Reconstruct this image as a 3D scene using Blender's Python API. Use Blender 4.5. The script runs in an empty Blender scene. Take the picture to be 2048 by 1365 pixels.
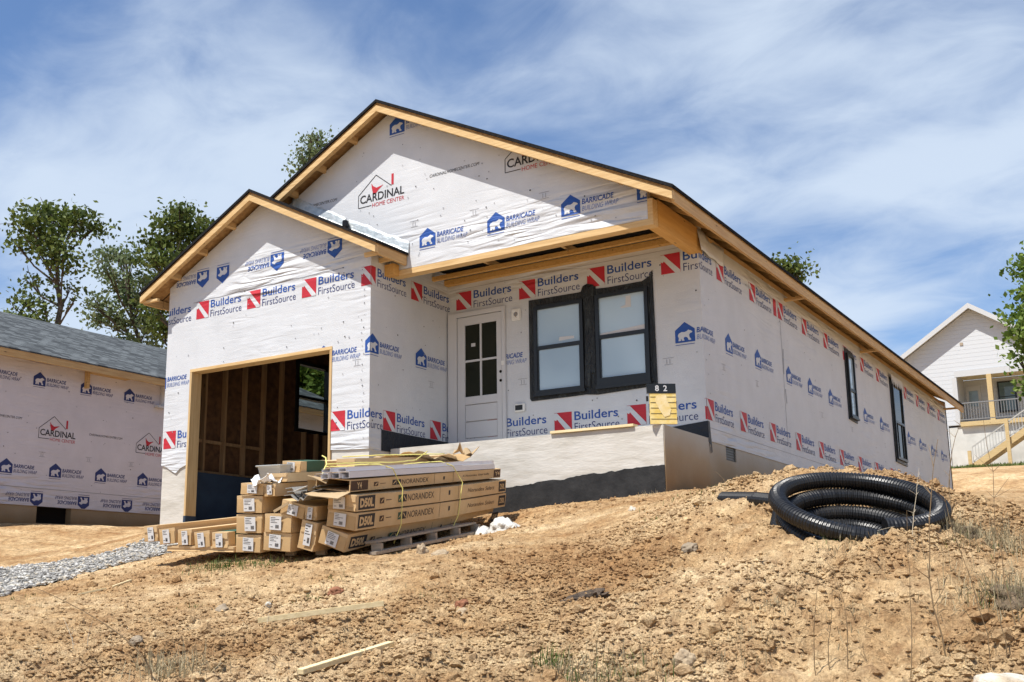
import bpy, bmesh, math, random
import numpy as np
from mathutils import Vector, Matrix, geometry
C = bpy.context.scene.collection
R = math.radians

SUN_E = 5.0
SKY_S = 0.08
EXPO = 0.46
SKY_TINT = (0.74, 1.03, 1.32, 1)
CLOUD_COL = (6.6, 7.6, 8.9, 1)
CLOUD_ROT = 2.0
CLOUD_LOC = (5, 15, 2)
CLOUD_LO = 0.53
CLOUD_HI = 0.9
FINE = 0.018
DIRT = [(0.47, 0.31, 0.168), (0.74, 0.585, 0.38), (0.62, 0.46, 0.275)]
PIPE_C = (3.119, -5.742, -1.33)
PIPE_TILT = 27
PIPE_TAIL = [(2.513, -5.339, -1.247), (2.259, -5.106, -1.199), (1.887, -4.813, -1.155)]
# ------------------------------------------------------------------ camera
cd = bpy.data.cameras.new('camera'); cam = bpy.data.objects.new('camera', cd); C.objects.link(cam)
yaw, pitch, roll = 0.6119, 0.1990, 0.0002
fw = Vector((-math.sin(yaw)*math.cos(pitch), math.cos(yaw)*math.cos(pitch), math.sin(pitch)))
rt = Vector((math.cos(yaw), math.sin(yaw), 0)); up = rt.cross(fw)
rot = Matrix((rt, up, -fw)).transposed()
cam.matrix_world = Matrix.Translation((4.8636, -12.8815, -1.8231)) @ rot.to_4x4()
cd.sensor_width = 36; cd.lens = 2139.0/2048*36
cd.shift_x = (1024-872.3)/2048; cd.shift_y = (740.5-682.5)/2048
cd.clip_start = 0.1; cd.clip_end = 2000
bpy.context.scene.camera = cam

# ------------------------------------------------------------------ light
sdir = Vector((-0.10, -0.28, 0.56)).normalized()          # towards the sun
sl = bpy.data.lights.new('sun', 'SUN'); sl.energy = SUN_E; sl.angle = R(0.5); sl.color = (1.0, .955, .88)
so = bpy.data.objects.new('sun', sl); C.objects.link(so)
so.rotation_euler = sdir.to_track_quat('Z', 'Y').to_euler()
w = bpy.data.worlds.new('World'); bpy.context.scene.world = w; w.use_nodes = True
nt = w.node_tree; nt.nodes.clear()
def N(t, k, **kw):
    n = t.nodes.new(k)
    for a, b in kw.items():
        if a in n.bl_rna.properties: setattr(n, a, b)
        else: n.inputs[a.replace('_', ' ')].default_value = b
    return n
sky = nt.nodes.new('ShaderNodeTexSky'); sky.sky_type = 'NISHITA'; sky.sun_disc = False
sky.sun_elevation = math.asin(sdir.z); sky.sun_rotation = math.atan2(sdir.x, sdir.y)
sky.altitude = 300; sky.air_density = 1.0; sky.dust_density = 0.6; sky.ozone_density = 2.2
tc = nt.nodes.new('ShaderNodeTexCoord')
sep = nt.nodes.new('ShaderNodeSeparateXYZ'); nt.links.new(tc.outputs['Generated'], sep.inputs[0])
# project the view direction on a high cloud layer
ad = N(nt, 'ShaderNodeMath', operation='ADD'); ad.inputs[1].default_value = 0.22; nt.links.new(sep.outputs['Z'], ad.inputs[0])
dv = N(nt, 'ShaderNodeVectorMath', operation='DIVIDE'); nt.links.new(tc.outputs['Generated'], dv.inputs[0]); nt.links.new(ad.outputs[0], dv.inputs[1])
mp = nt.nodes.new('ShaderNodeMapping'); mp.inputs['Rotation'].default_value = (0, 0, CLOUD_ROT); mp.inputs['Scale'].default_value = (1.0, 1.4, 0.35)
mp.inputs['Location'].default_value = CLOUD_LOC
nt.links.new(dv.outputs[0], mp.inputs[0])
n1 = N(nt, 'ShaderNodeTexNoise', Scale=1.5, Detail=6.0, Roughness=0.44, Distortion=0.35)
n2 = N(nt, 'ShaderNodeTexNoise', Scale=5.0, Detail=9.0, Roughness=0.58, Distortion=0.6)
nt.links.new(mp.outputs[0], n1.inputs['Vector']); nt.links.new(mp.outputs[0], n2.inputs['Vector'])
mx = N(nt, 'ShaderNodeMath', operation='MULTIPLY_ADD'); mx.inputs[1].default_value = 0.34
nt.links.new(n2.outputs['Fac'], mx.inputs[0]); nt.links.new(n1.outputs['Fac'], mx.inputs[2])
# more veil low over the horizon
hz = N(nt, 'ShaderNodeMapRange'); hz.inputs['From Min'].default_value = 0.05; hz.inputs['From Max'].default_value = 0.5
hz.inputs['To Min'].default_value = 0.22; hz.inputs['To Max'].default_value = -0.02; nt.links.new(sep.outputs['Z'], hz.inputs['Value'])
a2 = N(nt, 'ShaderNodeMath', operation='ADD'); nt.links.new(mx.outputs[0], a2.inputs[0]); nt.links.new(hz.outputs[0], a2.inputs[1])
rp = nt.nodes.new('ShaderNodeMapRange'); rp.interpolation_type = 'SMOOTHSTEP'
rp.inputs['From Min'].default_value = CLOUD_LO; rp.inputs['From Max'].default_value = CLOUD_HI; rp.inputs['To Max'].default_value = 0.86; rp.inputs['To Min'].default_value = 0.08
nt.links.new(a2.outputs[0], rp.inputs['Value'])
skm = N(nt, 'ShaderNodeMixRGB', blend_type='MULTIPLY'); skm.inputs[0].default_value = 1; skm.inputs[2].default_value = SKY_TINT
nt.links.new(sky.outputs[0], skm.inputs[1])
cm = nt.nodes.new('ShaderNodeMixRGB'); cm.inputs[2].default_value = CLOUD_COL
nt.links.new(rp.outputs[0], cm.inputs[0]); nt.links.new(skm.outputs[0], cm.inputs[1])
bg = nt.nodes.new('ShaderNodeBackground'); bg.inputs[1].default_value = SKY_S
wo = nt.nodes.new('ShaderNodeOutputWorld'); nt.links.new(cm.outputs[0], bg.inputs[0]); nt.links.new(bg.outputs[0], wo.inputs[0])
vs = bpy.context.scene.view_settings
vs.view_transform = 'Standard'; vs.look = 'None'; vs.gamma = 1; vs.exposure = EXPO
bpy.context.scene.render.engine = 'CYCLES'

# ------------------------------------------------------------------ measured positions (metres)
BOARDS = [(-0.219, -7.67), (0.401, -7.129), (0.911, -8.501), (0.934, -7.742), (-2.842, -7.122), (-2.728, -6.924), (-2.814, -6.79), (-2.858, -6.559), (1.601, -6.575)]
TERRAIN_POINTS = [(-12.426, -1.682, -0.768), (-11.818, -0.457, -0.749), (-11.583, 0.966, -0.731), (-9.39, -3.617, -1.312), (-8.799, -2.766, -1.3), (-6.865, -5.237, -1.638), (-5.98, -4.84, -1.582), (-3.924, -7.134, -1.903), (-6.026, -4.082, -1.448), (-5.076, -4.196, -1.407), (-1.643, -8.227, -2.087), (-2.002, -7.062, -1.934), (-0.314, -8.474, -2.198), (0.027, -9.681, -2.284), (-2.605, -5.359, -1.522), (-1.047, -6.912, -1.928), (0.863, -8.821, -2.303), (-1.554, -5.475, -1.542), (-0.949, -5.621, -1.543), (-0.07, -6.712, -1.923), (0.881, -7.872, -2.187), (1.56, -8.484, -2.292), (-1.279, -3.516, -1.265), (-1.804, -2.072, -1.063), (-1.345, -1.688, -0.913), (-0.825, -1.415, -0.848), (-0.023, -1.376, -0.779), (0.136, -5.223, -1.572), (1.026, -6.672, -1.915), (2.073, -8.375, -2.274), (0.412, -3.927, -1.321), (1.03, -5.183, -1.585), (1.781, -6.708, -1.909), (2.53, -8.234, -2.262), (0.957, -3.459, -1.042), (2.038, -4.547, -1.051), (2.314, -5.404, -1.368), (2.72, -6.639, -1.703), (2.997, -7.496, -2.014), (3.18, -8.067, -2.241), (2.774, -5.783, -1.386), (3.151, -6.197, -1.578), (3.426, -6.031, -1.555), (2.92, -5.069, -1.199), (3.373, -4.92, -1.279), (3.382, -7.067, -1.843), (3.697, -8.019, -2.219), (3.867, -6.357, -1.711), (3.731, -5.164, -1.501), (3.358, -2.49, -1.174), (2.093, 5.916, -0.372), (0.703, 13.796, -0.034), (-0.056, 20.761, 1.196), (-0.722, 28.746, 2.216), (3.05, 3.015, -0.655), (4.177, -7.122, -1.887), (4.266, -8.119, -2.185), (0.311, 28.871, 2.163), (0.6, 2.5, -0.62), (0.6, 8, -0.42), (0.5, 16, -0.08), (-7.5, -1.95, -0.95), (-4.7, -1.95, -1.0), (-9.5, 0, -0.85), (-9.5, 8, -0.5), (-25, -15, -2.4), (-25, 10, -0.6), (-13, 22, 0.3), (8, -9, -2.4), (9, 0, -1.0), (12, 12, 0.2), (16, 30, 2.2), (-8, 30, 2.2), (-8, 42, 3.3), (8, 42, 3.4), (-14, 42, 3.2), (-40, 40, 2.5), (-45, -20, -3), (20, -25, -5), (4.86, -12.88, -3.42), (0, -14, -3.1), (-6, -12, -2.6), (20, 60, 3.6), (-20, 60, 3.5), (0, 60, 3.5), (50, 40, 3), (50, -20, -4)]
PILE = {'o': [-1.168, -5.477, -1.076], 'a': [-0.16991, 0.97751, 0.12494], 'b': [0.98523, 0.17126, -0.0], 'c': [0.0214, -0.12309, 0.99216]}
CARTON = {'R1': [-0.2607, 0.1457, 0.3607, 0.1089, -0.1251], 'R2': [-0.1731, -0.0167, 0.2927, 0.1466, -0.1103], 'R3': [-0.1886, -0.1715, 0.2973, 0.1582, -0.1736], 'R4': [-0.2829, -0.3373, 0.2828, 0.1659, -0.3418], 'M1': [-0.546, -0.3028, 0.1745, 0.2697, -0.252], 'M2': [-0.503, -0.1014, 0.1261, 0.1297, -0.1343], 'M3': [-0.6929, -0.0634, 0.2585, 0.1305, -0.266], 'C2a': [-0.8565, -0.1863, 0.2976, 0.1715, -0.0391], 'C2b': [-0.8762, -0.3559, 0.3036, 0.1688, -0.0687], 'L1': [-1.1647, -0.0045, 0.2916, 0.1613, -0.0439], 'L2': [-1.1771, -0.1841, 0.292, 0.1774, -0.027], 'L3': [-1.1948, -0.3662, 0.283, 0.1676, -0.0274], 'T1': [-1.1263, 0.1361, 0.2641, 0.1078, -0.0634], 'T2': [-0.9318, 0.119, 0.1256, 0.1173, 0.0146], 'T4': [-0.9778, 0.2295, 0.1942, 0.0723, -0.0061], 'T5': [-0.6902, 0.3237, 0.1992, 0.1016, -0.0802], 'F1': [-2.3337, -0.2509, 0.1718, 0.1547, 0.0273], 'F2': [-2.1352, -0.2793, 0.1927, 0.1534, 0.0798], 'F3': [-1.9257, -0.2951, 0.1661, 0.1554, 0.0097], 'F4': [-1.72, -0.3176, 0.1847, 0.1596, 0.0836], 'F5': [-1.5141, -0.3293, 0.1893, 0.1506, -0.0053], 'F0': [-1.7493, -0.4068, 0.7985, 0.0536, -0.0287]}
LUMPS = [(-0.533, -5.393, 0.06, (0.8, 0.9, 1.3), 'rock', 'pale upright stone in front of the pallet', 1), (-0.291, -5.48, 0.055, (1.6, 1, 0.7), 'rock', 'flat buff stone right of the upright stone by the pallet', 2), (-0.388, -6.688, 0.045, (1.3, 1, 0.9), 'redrock', 'dark red clod on the smooth ground below the pile', 3), (-1.056, -7.193, 0.05, (1.6, 1, 0.4), 'greyrock', 'flat grey stone on the driven ground at lower left', 4), (-0.505, -8.421, 0.045, (1.2, 1, 0.6), 'greyrock', 'rounded grey stone beside the long thin stem at lower left', 5), (-0.693, -7.084, 0.022, (1, 1, 1), 'whiterock', 'small white stone above the pale board', 6), (2.055, -5.905, 0.055, (1.3, 1, 0.8), 'greyrock', 'grey-green stone set in the upper mound', 7), (0.843, -6.848, 0.05, (1, 1, 0.9), 'redrock', 'rusty clod in the middle of the slope', 8), (2.822, -7.925, 0.05, (1, 1, 1), 'rock', 'round buff stone near the bottom centre edge', 9), (0.502, -3.407, 0.04, (1.1, 1, 0.9), 'whiterock', 'pale chip of stone on the crest left of the mound', 10), (4.236, -8.224, 0.12, (1.3, 1, 0.6), 'whiterock', 'large white stone cut off by the lower right corner', 11), (3.675, -5.699, 0.12, (1.3, 1, 0.45), 'rootclump', 'dark clump of roots and sod right of the coil', 13), (4.159, -7.114, 0.11, (1.3, 1, 0.4), 'rootclump', 'dark sod clump at the right frame edge', 14), (0.91, -6.948, 0.045, (1, 1, 0.9), 'rock', 'buff lump touching the rusty clod', 12)]
TREES = [((-29.42, 11.38, 5.775), [((-29.541, 9.643, 11.526), 0.65), ((-30.635, 11.089, 12.572), 0.6), ((-30.093, 11.524, 12.278), 0.68), ((-28.783, 11.261, 12.039), 0.5), ((-28.912, 12.065, 11.888), 0.43), ((-29.652, 10.836, 11.225), 0.7), ((-30.401, 10.595, 11.161), 0.5), ((-31.066, 10.178, 11.114), 0.36), ((-28.763, 10.62, 10.074), 0.54), ((-28.822, 10.258, 10.48), 0.48), ((-30.859, 10.704, 9.722), 0.36), ((-30.115, 10.074, 8.611), 0.35), ((-30.373, 11.111, 8.739), 0.32), ((-28.275, 10.928, 8.611), 0.27), ((-30.014, 10.282, 7.865), 0.51), ((-29.806, 11.755, 9.635), 0.28), ((-29.774, 9.701, 7.808), 0.39), ((-30.569, 11.602, 9.928), 0.28)], 0.19, 3900, 'leafa', 'tall dark tree with a wind-swept flat crown at far left', 1), ((-29.97, 15.608, 5.248), [((-31.988, 14.807, 12.037), 0.34), ((-31.602, 15.282, 12.09), 0.47), ((-30.119, 13.699, 10.669), 0.41), ((-29.653, 14.412, 11.297), 0.37), ((-31.218, 15.337, 10.706), 0.6), ((-31.425, 14.677, 9.608), 0.47), ((-30.632, 15.436, 9.978), 0.64), ((-30.906, 13.657, 9.52), 0.29), ((-30.793, 14.985, 9.041), 0.63), ((-30.161, 15.779, 8.897), 0.63), ((-31.288, 14.241, 8.959), 0.34), ((-29.391, 15.02, 10.546), 0.45), ((-29.742, 15.623, 9.881), 0.5), ((-30.234, 14.872, 7.879), 0.5), ((-30.09, 16.303, 8.126), 0.47)], 0.18, 4400, 'leafb', 'thin grey-green tree in the gap above the neighbouring roof', 2), ((-26.808, 14.703, 4.831), [((-26.684, 13.883, 12.063), 0.43), ((-26.942, 14.71, 12.813), 0.31), ((-27.023, 13.973, 11.331), 0.55), ((-26.902, 14.975, 12.206), 0.51), ((-26.604, 15.389, 11.841), 0.55), ((-26.203, 13.809, 10.527), 0.54), ((-26.587, 13.159, 10.43), 0.42), ((-27.706, 14.902, 10.132), 0.6), ((-26.918, 13.685, 8.613), 0.5), ((-26.448, 14.145, 12.711), 0.23), ((-27.356, 15.88, 12.981), 0.32), ((-26.548, 14.891, 10.452), 0.47), ((-27.768, 14.825, 8.162), 0.52), ((-27.59, 13.689, 11.567), 0.27), ((-26.444, 15.613, 12.401), 0.32)], 0.19, 4800, 'leafa', 'broad leafy tree touching the left edge of the garage roof', 3), ((-28.128, 24.689, 4.398), [((-28.349, 23.784, 19.442), 0.42), ((-27.85, 23.875, 19.532), 0.32), ((-28.856, 23.755, 18.773), 0.42), ((-27.996, 23.884, 18.74), 0.51), ((-27.614, 23.987, 19.071), 0.32), ((-28.939, 23.694, 17.992), 0.37), ((-28.537, 25.442, 18.873), 0.59), ((-28.738, 24.952, 17.702), 0.71), ((-29.221, 24.422, 16.598), 0.66), ((-28.641, 23.48, 14.928), 1.04), ((-27.979, 24.917, 14.69), 1.17), ((-27.965, 24.237, 12.504), 1.27), ((-28.892, 23.112, 13.378), 0.92)], 0.19, 6500, 'leafb', 'treetop rising behind the left slope of the main roof', 4), ((-7.98, 30.247, 1.526), [((-8.038, 30.486, 11.206), 0.34), ((-7.716, 30.828, 11.388), 0.34), ((-7.539, 30.989, 11.027), 0.3), ((-8.06, 31.146, 10.826), 0.43), ((-8.153, 30.696, 8.796), 0.81), ((-7.243, 31.336, 8.37), 0.77), ((-8.285, 29.169, 7.062), 0.93), ((-7.46, 30.327, 6.749), 0.95)], 0.19, 5500, 'leafa', 'small treetop just over the long right eave', 5), ((2.46, 14.011, 0.013), [((2.49, 14.603, 5.363), 0.26), ((2.698, 14.678, 5.586), 0.34), ((2.488, 13.984, 4.623), 0.3), ((2.382, 13.525, 4.02), 0.19), ((2.456, 13.008, 3.566), 0.27), ((2.636, 14.353, 4.096), 0.43), ((2.095, 13.916, 3.158), 0.08), ((2.138, 14.503, 3.079), 0.1), ((2.569, 13.766, 3.301), 0.33), ((2.981, 14.594, 4.801), 0.58), ((2.938, 13.594, 3.446), 0.56), ((2.855, 14.649, 2.617), 0.58), ((2.527, 14.479, 2.626), 0.39)], 0.13, 9000, 'leafc', 'leafy bright green tree cut by the right edge beside the white house', 6), ((-19.265, 13.836, 2.649), [((-19.324, 13.305, 5.308), 0.67), ((-18.472, 13.607, 5.174), 0.66), ((-19.441, 14.084, 4.752), 0.68), ((-18.232, 13.609, 4.386), 0.66), ((-19.718, 13.517, 4.524), 0.67)], 0.2, 4500, 'leafc', 'tree seen through the garage side window', 7)]
DRY = [(3.797, -5.65, 0.16, 320, 0.16, 0.004), (3.933, -5.903, 0.14, 220, 0.14, 0.004), (3.661, -5.61, 0.09, 520, 0.12, 0.003), (0.368, -8.878, 0.12, 150, 0.16, 0.005), (0.402, -8.975, 0.08, 70, 0.14, 0.005), (2.431, -8.139, 0.14, 160, 0.12, 0.005), (2.587, -8.029, 0.16, 140, 0.09, 0.005), (2.242, -8.035, 0.06, 40, 0.1, 0.005), (3.08, -7.352, 0.06, 60, 0.07, 0.004), (3.011, -7.692, 0.1, 110, 0.07, 0.004), (3.214, -6.347, 0.08, 50, 0.08, 0.004), (1.579, -7.517, 0.05, 30, 0.06, 0.004), (3.461, -7.522, 0.06, 40, 0.07, 0.004), (-2.808, -7.59, 0.12, 60, 0.06, 0.004), (0.336, -6.506, 0.12, 70, 0.05, 0.004), (4.117, -6.908, 0.2, 240, 0.12, 0.004), (0.025, -1.9, 0.1, 50, 0.07, 0.005), (1.685, -4.248, 0.12, 70, 0.06, 0.005), (-1.167, -6.792, 0.06, 50, 0.06, 0.004), (4.159, -7.114, 0.08, 420, 0.11, 0.003), (4.178, -7.324, 0.15, 120, 0.12, 0.004)]
GREEN = [(2.133, -7.992, 0.035, 60, 0.16, 0.005), (2.549, -8.113, 0.12, 60, 0.1, 0.005), (2.458, -8.193, 0.12, 60, 0.08, 0.005), (-0.695, -6.28, 0.06, 24, 0.05, 0.006), (-0.531, -6.813, 0.05, 20, 0.06, 0.006), (3.153, -6.207, 0.1, 60, 0.05, 0.004), (4.154, -7.175, 0.12, 90, 0.1, 0.004), (-3.352, -7.269, 0.06, 20, 0.05, 0.006), (3.849, -6.036, 0.15, 60, 0.08, 0.004), (1.681, -4.463, 0.25, 90, 0.05, 0.006), (1.161, -3.592, 0.2, 60, 0.05, 0.006), (-1.366, -7.217, 0.05, 15, 0.05, 0.006), (0.394, -6.648, 0.08, 30, 0.05, 0.005)]
STEMS = [(0.491, -9.148, 0.48, -0.62, -0.28, 'long bent brown stem arching left in the lower left corner', 1, 'drystem', 0.005, 4), (3.933, -7.877, 0.95, 0.05, 0.0, 'tallest thin dark stem right of centre foreground, reaching the coil height', 2, 'drystem', 0.004, 8), (3.536, -4.901, 0.7, 0.1, 0.05, 'slender stem rising past the far corner of the house', 3, 'drystem', 0.004, 6), (3.431, -7.904, 0.55, 0.02, 0.0, 'straight stem in front of the mound below the coil left', 4, 'drystem', 0.0026, 4), (3.554, -7.839, 0.5, -0.05, 0.0, 'stem leaning left next to the straight one below the coil', 5, 'drystem', 0.0026, 4), (3.82, -7.93, 0.72, 0.06, 0.0, 'stem leaning right below the right end of the coil', 6, 'drystem', 0.0026, 4), (4.124, -7.997, 0.85, -0.1, 0.02, 'tall stem leaning left near the right edge', 7, 'drystem', 0.0026, 7), (4.183, -7.958, 0.6, 0.06, 0.0, 'short stem by the large white stone', 8, 'drystem', 0.0026, 4), (4.207, -7.743, 0.9, -0.06, 0.0, 'rightmost tall stem at the frame edge', 9, 'drystem', 0.0026, 7), (3.474, -7.86, 0.35, 0.03, 0.0, 'shortest stem among those below the coil', 10, 'drystem', 0.0026, 4), (3.524, -6.123, 0.42, 0.06, 0.0, 'pale stem standing in front of the right bend of the coil', 11, 'palestem', 0.0026, 7), (3.106, -6.188, 0.14, 0.32, 0.05, 'pale stem arching over the inner loops of the coil', 12, 'palestem', 0.0026, 4), (-0.806, -8.657, 0.22, -0.1, 0.0, 'pale branched stem lying at lower left', 13, 'palestem', 0.0026, 8), (-0.825, -8.534, 0.2, 0.04, 0.0, 'second pale stem right of the branched one at lower left', 14, 'palestem', 0.0026, 4), (-0.152, -7.646, 0.12, 0.01, 0.0, 'tiny upright stem by the left tip of the pale board', 15, 'palestem', 0.0026, 1), (1.83, -4.483, 0.15, -0.1, 0.0, 'dry twig on the crest left of the coil', 16, 'drystem', 0.0026, 4)]
# ------------------------------------------------------------------ helpers
class MB:
    """collects faces of one mesh; each face keeps a material slot"""
    def __init__(s): s.v = []; s.f = []; s.m = []
    def add(s, vs, fs, m=0):
        o = len(s.v); s.v += [tuple(map(float, p)) for p in vs]
        for f in fs: s.f.append(tuple(i+o for i in f)); s.m.append(m)
        return s
    def box(s, x0, x1, y0, y1, z0, z1, m=0):
        vs = [(x, y, z) for x in (x0, x1) for y in (y0, y1) for z in (z0, z1)]
        return s.add(vs, [(0,1,3,2),(4,6,7,5),(0,4,5,1),(2,3,7,6),(0,2,6,4),(1,5,7,3)], m)
    def obox(s, c, ax, hs, m=0):
        c = Vector(c); ax = [Vector(a).normalized()*h for a, h in zip(ax, hs)]
        vs = [c+ax[0]*i+ax[1]*j+ax[2]*k for i in (-1,1) for j in (-1,1) for k in (-1,1)]
        return s.add(vs, [(0,1,3,2),(4,6,7,5),(0,4,5,1),(2,3,7,6),(0,2,6,4),(1,5,7,3)], m)
    def bar(s, p, q, w, h, upv=(0,0,1), m=0):
        p = Vector(p); q = Vector(q); a = (q-p); L = a.length; a.normalize()
        b = a.cross(Vector(upv)).normalized(); c = b.cross(a)
        return s.obox((p+q)/2, (a, b, c), (L/2, w/2, h/2), m)
    def prism(s, poly, fn, d0, d1, m=0, cap=True, mc=None):
        """poly in 2D, fn(u, v, d) -> 3D, extruded from d0 to d1"""
        n = len(poly); vs = [fn(u, v, d0) for u, v in poly]+[fn(u, v, d1) for u, v in poly]
        s.add(vs, [(i, (i+1) % n, n+(i+1) % n, n+i) for i in range(n)], m)
        if cap:
            tri = geometry.tessellate_polygon([[Vector((u, v, 0)) for u, v in poly]])
            s.add(vs, [tuple(t) for t in tri]+[tuple(n+i for i in t) for t in tri], m if mc is None else mc)
        return s
    def tube(s, pts, r, n=8, m=0, cap=True):
        pts = [Vector(p) for p in pts]; L = len(pts)
        rs = r if hasattr(r, '__len__') else [r]*L
        t0 = (pts[1]-pts[0]).normalized(); nx = t0.orthogonal().normalized()
        vs = []
        for i in range(L):
            t = (pts[min(i+1, L-1)]-pts[max(i-1, 0)]).normalized()
            nx = (nx-t*nx.dot(t)).normalized(); b = t.cross(nx)
            vs += [pts[i]+(nx*math.cos(2*math.pi*k/n)+b*math.sin(2*math.pi*k/n))*rs[i] for k in range(n)]
        fs = [(i*n+k, i*n+(k+1) % n, (i+1)*n+(k+1) % n, (i+1)*n+k) for i in range(L-1) for k in range(n)]
        if cap: fs += [tuple(range(n-1, -1, -1)), tuple((L-1)*n+k for k in range(n))]
        return s.add(vs, fs, m)
    def build(s, name, mats, parent=None, smooth=False, bevel=0, recalc=True):
        me = bpy.data.meshes.new(name)
        off = parent_world(parent) if parent else Vector((0,0,0))
        me.from_pydata([Vector(v)-off for v in s.v], [], s.f)
        for mt in (mats if isinstance(mats, (list, tuple)) else [mats]): me.materials.append(mt)
        me.polygons.foreach_set('material_index', s.m)
        if smooth: me.polygons.foreach_set('use_smooth', [True]*len(s.f))
        if recalc:
            bm = bmesh.new(); bm.from_mesh(me); bmesh.ops.recalc_face_normals(bm, faces=bm.faces)
            if bevel:
                bmesh.ops.remove_doubles(bm, verts=bm.verts, dist=1e-5)
                bmesh.ops.bevel(bm, geom=[e for e in bm.edges if e.is_manifold and e.calc_face_angle(0) > .5], offset=bevel, segments=2, affect='EDGES', clamp_overlap=True)
            bm.to_mesh(me); bm.free()
        me.update()
        o = bpy.data.objects.new(name, me); C.objects.link(o)
        if parent: o.parent = parent
        return o
def parent_world(o):
    v = Vector((0,0,0))
    while o: v += o.location; o = o.parent
    return v
def tag(o, label=None, cat=None, group=None, kind=None):
    if label: o['label'] = label
    if cat: o['category'] = cat
    if group: o['group'] = group
    if kind: o['kind'] = kind
    return o
def thing(name, loc, label, cat, group=None):
    o = bpy.data.objects.new(name, None); o.empty_display_size = .2; C.objects.link(o); o.location = loc
    return tag(o, label, cat, group)

# ------------------------------------------------------------------ materials
def mat(name, col, rough=.8, noise=None, bump=None, spec=.3, metal=0, col2=None, nscale=5, nstretch=(1,1,1), lo=.35, hi=.65, detail=5, bscale=40, trans=0, bdist=.01):
    m = bpy.data.materials.new(name); m.use_nodes = True; t = m.node_tree
    b = t.nodes['Principled BSDF']; b.inputs['Base Color'].default_value = (*col, 1); b.inputs['Roughness'].default_value = rough
    b.inputs['Specular IOR Level'].default_value = spec; b.inputs['Metallic'].default_value = metal
    tc = t.nodes.new('ShaderNodeTexCoord'); mp = t.nodes.new('ShaderNodeMapping'); mp.inputs['Scale'].default_value = nstretch
    t.links.new(tc.outputs['Object'], mp.inputs[0])
    if col2:
        n = N(t, 'ShaderNodeTexNoise', Scale=nscale, Detail=detail, Roughness=.6); t.links.new(mp.outputs[0], n.inputs['Vector'])
        r = t.nodes.new('ShaderNodeMapRange'); r.inputs['From Min'].default_value = lo; r.inputs['From Max'].default_value = hi
        t.links.new(n.outputs['Fac'], r.inputs['Value'])
        x = t.nodes.new('ShaderNodeMixRGB'); x.inputs[1].default_value = (*col, 1); x.inputs[2].default_value = (*col2, 1)
        t.links.new(r.outputs[0], x.inputs[0]); t.links.new(x.outputs[0], b.inputs['Base Color'])
    if bump:
        n = N(t, 'ShaderNodeTexNoise', Scale=bscale, Detail=4.0, Roughness=.6); t.links.new(mp.outputs[0], n.inputs['Vector'])
        bp = t.nodes.new('ShaderNodeBump'); bp.inputs['Strength'].default_value = bump; bp.inputs['Distance'].default_value = bdist
        t.links.new(n.outputs['Fac'], bp.inputs['Height']); t.links.new(bp.outputs[0], b.inputs['Normal'])
    return m

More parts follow.
